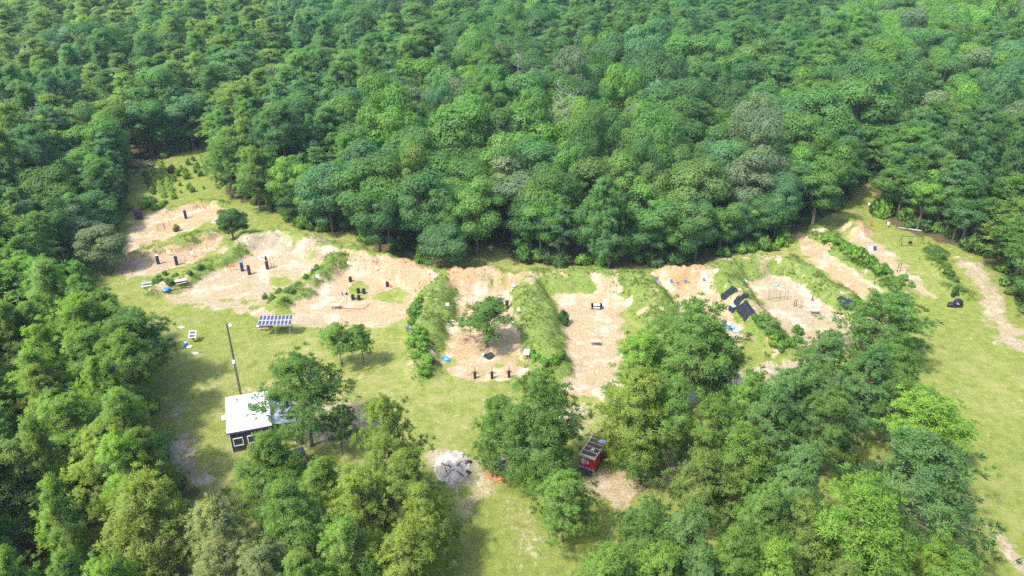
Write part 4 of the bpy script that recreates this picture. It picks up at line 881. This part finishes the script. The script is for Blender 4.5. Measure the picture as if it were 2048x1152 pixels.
# black tarps over the berms
def tarp(c4, label, group="black tarps on the berms"):
    A = [np.array(G(*c)[:2]) for c in c4]; n = 14; V = []; F = []
    for s in (.2, .16):
        for i in range(n+1):
            for j in range(n+1):
                a, b = i/n, j/n; e = .05*sin(9*b+3*a)*(1 if i in (0, n) else 0); q = (A[0]*(1-a)+A[1]*a)*(1-b)+(A[3]*(1-a)+A[2]*a)*b
                q = q+np.array([.22*(vnoise(np.array([i*.8]), np.array([j*.8]), 3)[0]-.5), .22*(vnoise(np.array([i*.8]), np.array([j*.8]), 8)[0]-.5)+e])
                V.append((q[0], q[1], gz(q[0], q[1])+s+.08*vnoise(np.array([q[0]*1.3]), np.array([q[1]*1.3]), 5)[0]))
    N1 = (n+1)**2; id_ = lambda i, j, l: l*N1+i*(n+1)+j
    for i in range(n):
        for j in range(n): F += [(id_(i, j, 0), id_(i+1, j, 0), id_(i+1, j+1, 0), id_(i, j+1, 0)), (id_(i, j, 1), id_(i, j+1, 1), id_(i+1, j+1, 1), id_(i+1, j, 1))]
    for i in range(n): F += [(id_(i, 0, 0), id_(i, 0, 1), id_(i+1, 0, 1), id_(i+1, 0, 0)), (id_(i, n, 0), id_(i+1, n, 0), id_(i+1, n, 1), id_(i, n, 1)), (id_(0, i, 0), id_(0, i+1, 0), id_(0, i+1, 1), id_(0, i, 1)), (id_(n, i, 0), id_(n, i, 1), id_(n, i+1, 1), id_(n, i+1, 0))]
    m = MB(); m.v = V; m.f = F; me = m.mesh("tarp", TARP); me.shade_smooth(); return tag(link("tarp", me), label, "tarp", group)
tarp([(1440,593),(1465,574),(1476,584),(1449,602)], "smallest black tarp at the top of the tarp berm"); tarp([(1466,608),(1489,589),(1498,598),(1474,616)], "middle black tarp on the tarp berm beside the two dark drums")
tarp([(1470,618),(1493,604),(1512,630),(1487,645)], "largest black tarp hanging lowest on the tarp berm"); tarp([(1673,600),(1682,594),(1713,612),(1701,623)], "black tarp on the left slope of the narrow lane berm"); tarp([(1711,618),(1717,619),(1717,637),(1709,635)], "narrow black tarp strip just right of the lane berm tarp")
tarp([(1752,599),(1763,598),(1772,603),(1758,605)], "black sheet lying at the lower end of the narrow sand lane")
drum(1460, 620, "left blue lidded dark drum in front of the middle black tarp", PURPLE, SKYB, "two dark drums at the tarp berm", 1.0, .3); drum(1465, 624, "right blue lidded dark drum in front of the middle black tarp", PURPLE, SKYB, "two dark drums at the tarp berm", 1.05, .32)
small("sheet_heap", 1455, 655, "pale blue plastic sheeting behind the dark pine shoulder", "plastic sheet", [("sheet", MB().rock((0, 0, .2), (1.0, 1.6, .35), rnd, 10).rock((1.2, -1.2, .15), (.7, .5, .25), rnd, 9), SKYB), ("fold", MB().rock((.2, .5, .4), (.4, .5, .2), rnd), PLASTIC_W)])
# wire racks and stakes
def rack(px, py, w, h, n, label, mat=STEEL, rz=0, group="thin target racks", r=.022):
    m = MB().tube([(-w/2, 0, 0), (-w/2, 0, h)], r, 5).tube([(w/2, 0, 0), (w/2, 0, h)], r, 5); g = MB()
    for k in range(n): g.tube([(-w/2, 0, h*(k+1)/n-.02), (w/2, 0, h*(k+1)/n-.02)], r*.7, 4)
    f = MB().box((-w/2, 0, .02), (.06, .6, .04)).box((w/2, 0, .02), (.06, .6, .04))
    return small("target_rack", px, py, label, "target rack", [("upright", m, mat), ("cross_wire", g, mat), ("foot", f, mat)], rz, group)
rack(1548,598,2.2,1.6,5,"wide wire target rack in the white sand bay",rz=.2); rack(1572,598,.5,1.6,3,"narrow wire target rack right of the wide rack"); rack(1590,612,.35,1.2,2,"black looped frame in the white sand bay",r=.05); rack(1601,615,.3,1.4,3,"thin rack right of the black looped frame")
rack(323,460,1.4,1.2,3,"dark rack leaning in the far left bay",rz=.6,r=.035); rack(334,452,1.2,1.2,2,"second dark rack behind the leaning one in the far left bay",rz=.6,r=.035); rack(365,522,1.0,1.4,2,"thin rack right of the lane barrel columns"); rack(545,533,.5,2.0,3,"dark thin frame right of the dummy target",r=.03)
rack(940,606,1.0,1.7,3,"thin wire rack left of the young tree crown"); rack(525,522,1.6,1.0,4,"faint wire rack behind the dummy target bay",rz=.1,mat=GREY)
small("stake", 1624, 601, "short black post with a small base in the white sand bay", "post", [("post", MB().box((0, 0, .55), (.12, .12, 1.1), ry=.12), BLACK), ("base", MB().box((.3, 0, .04), (.5, .15, .08)), BLACK)])
small("stake", 1594, 576, "leaning grey board post at the back of the white sand bay", "post", [("post", MB().box((0, 0, .9), (.16, .1, 1.8), ry=.15), GREY), ("foot", MB().box((0, 0, .03), (.4, .3, .06)), GREY)])
small("gun_rest", 1000, 598, "low black bar rest behind the young tree", "rest", [("bar", MB().tube([(-.4, 0, .7), (.4, 0, .7)], .035, 6), BLACK), ("leg", MB().tube([(-.3, 0, 0), (-.4, 0, .7)], .025, 5), BLACK), ("leg", MB().tube([(.3, 0, 0), (.4, 0, .7)], .025, 5), BLACK)])
for k, (px, py) in enumerate([(391,524),(405,508),(415,500)]): small("stake", px, py, ["nearest thin brown stake in the lane of two barrel columns","middle thin brown stake in the lane of two barrel columns","farthest thin brown stake in the lane of two barrel columns"][k], "stake", [("post", MB().box((0, 0, .7), (.07, .07, 1.4)), REDW), ("cap", MB().box((0, 0, 1.42), (.1, .1, .05)), WOODM)], 0, "thin stakes in the lane")
small("pipe", 700, 618, "thin red brown rail lying across the front of the round bay", "rail", [("rail", MB().tube([(-2.2, .1, .1), (2.3, -.1, .1)], .045, 6), REDW), ("bend", MB().tube([(2.3, -.1, .1), (3.1, 1.7, .1)], .04, 6), REDW)])
small("pipe", 1556, 572, "short blue pipe lying in the white sand bay", "pipe", [("tube", MB().tube([(-.9, .4, .1), (0, 0, .1), (.8, -.5, .1)], .08, 7), SKYB), ("coupling", MB().tube([(-.1, .05, .1), (.1, -.05, .1)], .11, 7), PURPLE)])
small("timber_frame", 352, 578, "pale timber beams lying in front of the white topped picnic table", "timber", [("beam", MB().box((0, 0, .06), (2.4, .12, .1)), WOODM), ("beam", MB().box((0.2, -.9, .06), (2.4, .12, .1)), WOODM)], radians(32))
for px, py, lab in [(901,641,"white slat lying left of the dark barrel column"),(1026,645,"white slat lying right of the young tree")]: small("slat", px, py, lab, "slat", [("board", MB().box((0, 0, .05), (1.0, .2, .04)), WHITE), ("batten", MB().box((0, .1, .08), (.7, .05, .04)), WOODM)], rnd.uniform(-.3, .3))
# solar panel on a post, blue barrel and bag beside it
x, y, z = G(388, 683); o = empty("solar_post", (x, y, z), .1, "square white framed solar panel on a single post near the left wood", "solar panel")
MB().box((0, 0, .55), (.12, .12, 1.1)).build("post", POLE, o); f = MB().box((0, 0, 1.3), (1.1, 1.3, .06), rx=radians(28)).build("panel_frame", WHITE, o)
for s in (-1, 1): MB().box((0, s*.3*cos(radians(28))-.02, 1.345+s*.3*sin(radians(28))), (.85, .46, .02), rx=radians(28)).build("solar_panel", PV, f)
MB().box((0, -.15, .75), (.4, .25, .4)).build("battery_box", REDW, o)
drum(373, 694, "bright blue barrel beside the post mounted solar panel", BLUE, SKYB, None, .85, .3); small("bag", 379, 695, "white bag lying against the bright blue barrel", "bag", [("sack", MB().rock((0, 0, .15), (.45, .3, .2), rnd, 9), PLASTIC_W), ("tie", MB().rock((.4, 0, .15), (.12, .1, .1), rnd, 7), paint("pink_cloth", (.6, .3, .3), .8))])
for k, (px, py) in enumerate([(363, 655), (389, 707)]): small("stone_slab", px, py, ["pale flat slab on the grass above the post solar panel", "pale flat slab on the grass below the bright blue barrel"][k], "slab", [("slab", MB().rock((0, 0, .04), (.55, .4, .07), rnd, 9), ROCK), ("chip", MB().rock((.5, .3, .03), (.12, .1, .05), rnd), ROCK)])
def chair(px, py, rz, label, mat):
    x, y, z = G(px, py); o = empty("plastic_chair", (x, y, z), rz, label, "chair"); MB().box((0, 0, .45), (.6, .6, .06)).build("seat", mat, o); MB().box((0, .3, .8), (.6, .06, .7), rx=-.2).build("backrest", mat, o)
    for sx in (-1, 1):
        MB().box((sx*.3, 0, .66), (.06, .6, .05)).build("armrest", mat, o)
        for sy in (-1, 1): MB().box((sx*.26, sy*.26, .21), (.06, .06, .44)).build("leg", mat, o)
    return o
chair(329, 911, .8, "white plastic chair at the left wood edge by the wheel track", PLASTIC_W)
# banner at the far left bay
x, y, z = G(279, 440); o = empty("banner", (x, y, z), radians(14), "tall dark purple banner with red lettering at the far left bay entrance", "banner")
for s in (-1, 1): MB().tube([(s*.75, 0, 0), (s*.75, 0, 2.9)], .04, 6).build("post", STEEL, o)
MB().box((0, 0, 1.25), (1.42, .04, 2.1)).build("sheet", paint("dark_purple_vinyl", (.045, .025, .09), .5), o); RL = paint("red_lettering", (.5, .06, .08), .6); m = MB()
for row, zc in enumerate((2.05, 1.15, .75)):
    for k in range(6): m.box((-.5+k*.2, -.03, zc), (.05, .02, .2)); m.box((-.46+k*.2, -.03, zc+(.08, -.08, 0)[(k+row) % 3]), (.1, .02, .05))
m.build("lettering", RL, o)
small("brush_pile", 278, 334, "heap of dry brown branches at the back of the shrub rows", "brush pile", [("brushwood", MB().rock((0, 0, .7), (2.6, 1.8, 1.0), rnd, 13).rock((2, .4, .5), (1.5, 1.2, .7), rnd, 11), paint("dry_brush", (.26, .2, .12), .95, var=.5, scale=3, bump=.8)), ("branch", [m := MB(), [m.tube([(rnd.uniform(-3, 3), rnd.uniform(-1.5, 1.5), rnd.uniform(.4, 1.4)), (rnd.uniform(-3, 3), rnd.uniform(-1.5, 1.5), rnd.uniform(.8, 1.9))], .05, 4) for _ in range(26)]][0], WOODM)])
small("white_board", 234, 484, "small white board at the wood edge below the far left bay", "board", [("board", MB().box((0, 0, .5), (1.1, .5, .06), rx=.3), PLASTIC_W), ("trestle", MB().box((-.4, 0, .22), (.06, .4, .45)).box((.4, 0, .22), (.06, .4, .45)), WOODM)])
# right lawn things
x, y, z = G(1822, 489); o = empty("swing_frame", (x, y, z), radians(-6), "black steel target frame with a hanging plate on the right lawn", "frame")
for s in (-1, 1):
    for t in (-1, 1): MB().tube([(s*2.0+.1*s, t*.8, 0), (s*2.0, 0, 1.7)], .05, 6).build("leg", STEEL, o)
MB().tube([(-2.0, 0, 1.7), (2.0, 0, 1.7)], .05, 6).build("crossbar", STEEL, o); MB().tube([(-2.1, -.8, .1), (2.1, -.8, .1)], .04, 6).build("base_bar", STEEL, o); pl_ = MB().box((-.4, -.4, .6), (.7, .08, .5)).build("plate", BLACK, o); MB().tube([(-.6, -.2, 1.7), (-.6, -.4, .85)], .02, 4).tube([(-.2, -.2, 1.7), (-.2, -.4, .85)], .02, 4).build("chain", STEEL, pl_)
small("covered_heap", 1912, 611, "lumpy heap under a black cover on the right lawn", "heap", [("cover", MB().rock((.2, 0, .5), (.75, .7, .75), rnd, 11).rock((-.9, -.1, .3), (.6, .5, .4), rnd, 9), BLACK), ("skirt", MB().rock((-.2, -.1, .08), (1.4, .8, .12), rnd, 13), BLACK)])
drum(1748, 500, "dark blue drum beside a pale sheet near the bushy berm", paint("navy_plastic", (.03, .05, .16), .45), SKYB, None, .95, .33); small("pale_sheet", 1741, 501, "pale leaning sheet left of the dark blue drum", "sheet", [("sheet", MB().box((0, 0, .45), (1.0, .06, .9), rx=-.4), PLASTIC_W), ("prop", MB().box((.2, .3, .3), (.06, .06, .6)), WOODM)], .3)
for px, py, lab in [(1737,416,"white bucket on a stake at the upper end of the right track"),(1775,455,"white bucket on a stake at the edge of the right wood")]: small("bucket_marker", px, py, lab, "bucket", [("stake", MB().box((0, 0, .4), (.07, .07, .8)), WOODM), ("bucket", MB().lathe([(.22, .6), (.27, 1.1), (.27, 1.12)], 12), WHITE)], 0, "white buckets at the right wood")
o = tag(MB().tube([(-2.2, .9, .25), (0, 0, .28), (2.2, -.8, .22)], [.13, .16, .18], 8).tube([(1.0, -.3, .3), (1.6, .2, .7)], .05, 5).build("fallen_log", BARK_GREY, None, True), "bleached log lying at the edge of the right wood", "log"); o.location = G(1820, 461)
rack(1797,543,.5,1.7,2,"dark forked stand at the near end of the worn sand lane",r=.05); rack(1812,551,.25,1.2,2,"small dark stand right of the forked stand",r=.035)
small("sign_post", 1742, 452, "weathered rusty brown post leaning beside a sapling", "post", [("post", MB().box((0, 0, .7), (.15, .12, 1.4), ry=.2), REDW), ("cap", MB().box((.15, 0, 1.2), (.4, .1, .4)), ORANGEP)])
# ---- red truck
tx0, ty0 = 9.05, 72.5
tk = empty("red_truck", (tx0, ty0, gz(tx0, ty0)), radians(-28), "old red box truck with a rusty ribbed roof parked under the pines", "truck")
MB().box((0, 2.2, 1.45), (2.0, 4.3, 1.95)).build("box_body", RED, tk)
MB().box((0, 2.2, .55), (1.7, 6.2, .2)).build("chassis", STEEL, tk)
rf = MB().box((0, 2.2, 2.44), (1.92, 4.2, .06)).build("roof", MAROON, tk); m = MB()
for s in (-1, 1): m.box((s*.97, 2.2, 2.5), (.1, 4.4, .1))
for k in range(6): m.box((0, .1+k*.84, 2.5), (1.9, .07, .09))
m.box((0, -.02, 2.42), (2.06, .12, .3)); m.build("roof_rail", paint("cream_trim", (.62, .56, .48), .5), rf)
MB().box((.1, 1.35, 2.53), (.38, .38, .1)).build("roof_vent", PLASTIC_W, rf); MB().box((.5, 3.3, 2.53), (.75, .7, .1)).build("roof_hatch", SKYB, rf)
MB().box((0, -.08, .62), (2.0, .14, .32)).build("bumper", GREY, tk)
em = MB()
for a, b in (((-.78, 1.95), (-.2, 2.0)), ((-.78, 1.95), (-.78, 1.45)), ((-.2, 2.0), (-.16, 1.45)), ((-.78, 1.45), (-.47, 1.12)), ((-.16, 1.45), (-.47, 1.12))): em.tube([(a[0], -.02, a[1]), (b[0], -.02, b[1])], .035, 4)
for zc, w_ in ((1.82, .38), (1.66, .34), (1.5, .36)): em.box((-.47, -.015, zc), (w_, .03, .08))
em.box((.12, -.015, 1.62), (.1, .03, .52)); em.box((.05, -.015, 1.82), (.14, .03, .08)); em.box((.12, -.015, 1.38), (.24, .03, .08)); em.build("emblem", WHITE, tk)
MB().box((1.012, 2.0, 1.5), (.02, 1.1, 1.5)).build("shaded_side_door", STEEL, tk); MB().box((-1.012, 2.4, 1.8), (.02, 2.2, .6)).build("side_window", GLASS, tk)  # side door coloured dark to stand for shade on the truck's right side
cb = MB().box((0, 5.0, 1.25), (1.95, 1.3, 1.55), taper=.93).build("cab", RED, tk); MB().box((0, 5.62, 1.65), (1.6, .05, .6), rx=-.12).build("windscreen", GLASS, cb); MB().box((0, 6.05, .95), (1.7, .9, .65)).build("hood", RED, cb)
for s in (-1, 1):
    MB().box((s*1.18, 4.6, 1.7), (.3, .08, .3)).build("mirror", RED, tk)
    for yy in (1.0, 5.7):
        w = MB().lathe([(.3, -.14), (.43, -.12), (.45, 0), (.43, .12), (.3, .14)], 16).build("wheel", TYRE, tk, True); w.location = (s*.92, yy, .45); w.rotation_euler = (0, pi/2, 0)
# ---- utility cart by the cabin
x, y, z = G(603, 928); uc = empty("utility_cart", (x, y, z), .5, "small green utility cart with a dark roof half under the pines", "cart"); GRN = paint("green_cart_paint", (.03, .12, .06), .45)
MB().box((0, 0, .55), (1.3, 2.4, .35)).box((0, 1.3, .7), (1.1, .5, .4), taper=.8).build("body", GRN, uc); MB().box((0, .2, 1.75), (1.3, 1.5, .06), rx=.05).build("roof", PV, uc)
for s in (-1, 1):
    MB().box((s*.32, -.2, .82), (.5, .5, .2)).box((s*.32, -.42, 1.1), (.5, .12, .5)).build("seat", YELLOW, uc)
    for yy in (-.4, .9): MB().tube([(s*.6, yy, .7), (s*.58, yy*.9, 1.73)], .03, 5).build("roof_post", STEEL, uc)
    for yy in (-.85, .95): w = MB().lathe([(.2, -.1), (.3, -.09), (.31, .09), (.2, .1)], 12).build("wheel", TYRE, uc, True); w.location = (s*.62, yy, .31); w.rotation_euler = (0, pi/2, 0)
MB().box((0, -.95, .8), (1.2, .8, .08)).box((0, -1.33, .95), (1.2, .05, .3)).build("cargo_bed", STEEL, uc)
# ---- rubble heap with ash
x, y, z = G(905, 935); rb = empty("rubble_heap", (x, y, z), 0, "burnt heap of broken concrete, logs and ash on the lawn", "rubble heap"); V = []; F = []; n = 30
for i in range(n+1):
    for j in range(n+1):
        a = -3.2+6.4*i/n; b = -4.2+8.4*j/n; r = math.hypot(a/3.0, b/3.9); h_ = max(0, 1-r*r*1.5)*.75; q = fbm(np.array([a+50]), np.array([b+50]), .9, 5, 4)[0]; V.append((a, b, h_*(.4+1.3*q)-.14+(.02 if r < 1 else -.1)))
for i in range(n):
    for j in range(n): F.append((i*(n+1)+j, (i+1)*(n+1)+j, (i+1)*(n+1)+j+1, i*(n+1)+j+1))
m = MB(); m.v = V; m.f = F; m.build("ash_mound", ASH, rb, True); r2 = random.Random(4)
for k in range(64):
    a = r2.uniform(0, 6.28); q = r2.uniform(.35, 1)**.6; px_, py_ = 2.2*q*cos(a), 2.9*q*sin(a); s = r2.uniform(.12, .42)
    MB().rock((0, 0, 0), (s, s*r2.uniform(.6, 1), s*r2.uniform(.35, .7)), r2, 6).build("concrete_chunk", ROCK if k % 9 else CHAR, rb).location = (px_, py_, .3*(1-q)+.14)
for k in range(9):
    a = r2.uniform(0, 3.1); c = (r2.uniform(-.8, 1.3), r2.uniform(-2.2, .3)); L_ = r2.uniform(.35, .8)
    MB().tube([(c[0]-cos(a)*L_, c[1]-sin(a)*L_, .45), (c[0]+cos(a)*L_, c[1]+sin(a)*L_, r2.uniform(.5, .9))], [.08, .05], 6).build("log", CHAR if k % 3 else BARK_GREY, rb)
x, y, z = G(990, 957); lp = empty("lumber_stack", (x, y, z), radians(-24), "orange brown planks stacked beside the clump left of the truck", "lumber")
for k in range(5): MB().box((rnd.uniform(-.1, .1), -.36+k*.18, .08+.06*(k % 2)), (2.3, .14, .05), rz=rnd.uniform(-.03, .03)).build("plank", paint("orange_plank", (.5, .2, .09), .8, var=.3), lp)
small("dead_brush", 998, 950, "tangle of brown dead twigs behind the orange planks", "brush", [("twigs", [m := MB(), [m.tube([(rnd.uniform(-1.2, 1.2), rnd.uniform(-.8, .8), .05), (rnd.uniform(-1.2, 1.2), rnd.uniform(-.8, .8), rnd.uniform(.3, .9))], .03, 4) for _ in range(34)]][0], REDW), ("leaf_litter", MB().rock((0, 0, .1), (1.3, .9, .2), rnd, 11), paint("dry_brush", (.26, .2, .12), .95))])
for nm, px, py, lab, mt, s in [("yellow_tub", 1014, 921, "yellow plastic tub on the scrap pile", YELLOW, .3), ("grey_tub", 1004, 923, "grey plastic tub on the scrap pile", GREY, .3), ("white_sack", 1011, 930, "pinkish white sack on the scrap pile", paint("pink_sack", (.66, .5, .45), .8), .35)]:
    small(nm, px, py, lab, "scrap", [("body", MB().lathe([(s*.75, 0), (s, .35), (s*1.05, .36)], 12) if 'tub' in nm else MB().rock((0, 0, .15), (s*1.3, s, .22), rnd, 9), mt), ("rim", MB().lathe([(s*1.02, .36), (s*1.12, .39), (s*.9, .4)], 12) if 'tub' in nm else MB().rock((s, 0, .1), (.12, .1, .1), rnd), mt)], 0, "scrap pile")
# ---- bare dead trees in the wood
def snag(tx, ty, h, label, seed, spread=3.0):
    r = random.Random(seed); x, y, _ = P(tx, ty, h); o = empty("dead_tree", (x, y, gz(x, y)), r.uniform(0, 6), label, "dead tree"); MB().tube([(0, 0, 0), (.2, .1, h*.5), (.1, -.1, h)], [.2, .14, .03], 6).build("trunk", BARK_GREY, o, True)
    for k in range(13):
        z0 = h*r.uniform(.55, .97); a = r.uniform(0, 6.28); L_ = spread*r.uniform(.5, 1)*(1.25-z0/h*.5); e = (cos(a)*L_, sin(a)*L_, z0+L_*r.uniform(.3, .9)); mid = (e[0]*.5, e[1]*.5, z0+(e[2]-z0)*.35)
        m = MB().tube([(.1, 0, z0), mid, e], [.06, .04, .012], 5)
        for q in range(3): t = r.uniform(.4, .9); b = (e[0]*t, e[1]*t, z0+(e[2]-z0)*t*.9); m.tube([b, (b[0]+r.uniform(-1, 1), b[1]+r.uniform(-1, 1), b[2]+r.uniform(.3, 1.1))], [.035, .012], 4)
        m.build("limb", BARK_GREY, o)
for tx, ty, h, lab, sd in [(1312,150,20,"bleached bare tree with upright limbs at the upper right centre",1),(1122,172,20,"silvery bare treetop above the grey lobed tree",2),(1140,185,18.5,"second silvery bare treetop just right of the first",3),(1036,106,20,"small bare grey treetop in the middle far wood",4),(46,92,20,"pale bare treetop at the far upper left",5),(60,212,18,"grey bare treetop on the left side of the wood",6)]: snag(tx, ty, h, lab, sd)
small("scrap_log", 960, 292, "fallen bare trunk lying across the gap in the middle wood", "log", [("stem", MB().tube([(-4, 0, 9), (4, .5, 8)], [.16, .1], 6), BARK_GREY), ("branch", MB().tube([(0, .2, 8.5), (1.5, 1.5, 9.5)], [.06, .02], 5).tube([(-1.5, .1, 8.7), (-2.5, 1.5, 10)], [.06, .02], 5), BARK_GREY)]) if False else None

# ------------------------------------------------------------------ air
HAZE = 0.00012
m = bpy.data.materials.new("haze"); m.use_nodes = True; nt = m.node_tree; nt.nodes.remove(nt.nodes["Principled BSDF"]); pv = nt.nodes.new("ShaderNodeVolumePrincipled")
pv.inputs['Density'].default_value = HAZE; pv.inputs['Color'].default_value = (.62, .88, 1.0, 1); pv.inputs['Anisotropy'].default_value = .1
nt.links.new(pv.outputs[0], nt.nodes["Material Output"].inputs['Volume'])
hz = MB().box((0, 900, 31.5), (3400, 3000, 70)).build("haze", m); tag(hz, "thin pale summer haze in the air over the wood", "haze", None, "stuff")

# ------------------------------------------------------------------ labels of look-alikes: told apart by their order from the left
ORD = ["leftmost", "second from left", "third from left", "fourth from left", "fifth from left", "sixth from left", "seventh from left", "eighth from left", "ninth from left", "tenth from left"]
bpy.context.view_layer.update(); dup = {}
for o in bpy.data.objects:
    if o.parent is None and o.get("label") and o.get("group"): dup.setdefault(o["label"], []).append(o)
for lab, os_ in dup.items():
    n_ = len(os_)
    if n_ < 2 or n_ > 18: continue
    os_.sort(key=lambda o: Q(*o.location)[0])
    for k, o in enumerate(os_):
        if n_ == 2: pre = ("left hand", "right hand")[k]
        elif k == n_-1: pre = "rightmost"
        elif k < 10: pre = ORD[k]
        else: pre = ORD[n_-1-k].replace("left", "right")
        if n_ == 3 and k == 1: pre = "middle"
        w_ = (pre+" "+lab).split()
        w_ = w_ if len(w_) <= 16 else [q for q in w_ if q != "wide"]
        if len(w_) > 16 and "tall" in w_: w_.remove("tall")
        if len(w_) > 16 and "leafy" in w_: w_.remove("leafy")
        if len(w_) > 16 and "the" in w_: w_.remove("the")
        if len(w_) > 16 and "the" in w_: w_.remove("the")
        o["label"] = " ".join(w_)

for o in bpy.data.objects:
    w_ = o["label"].split() if o.get("label") else []
    for cut in ("wide", "tall", "leafy", "the", "the"):
        if len(w_) > 16 and cut in w_: w_.remove(cut)
    if w_: o["label"] = " ".join(w_[:16])
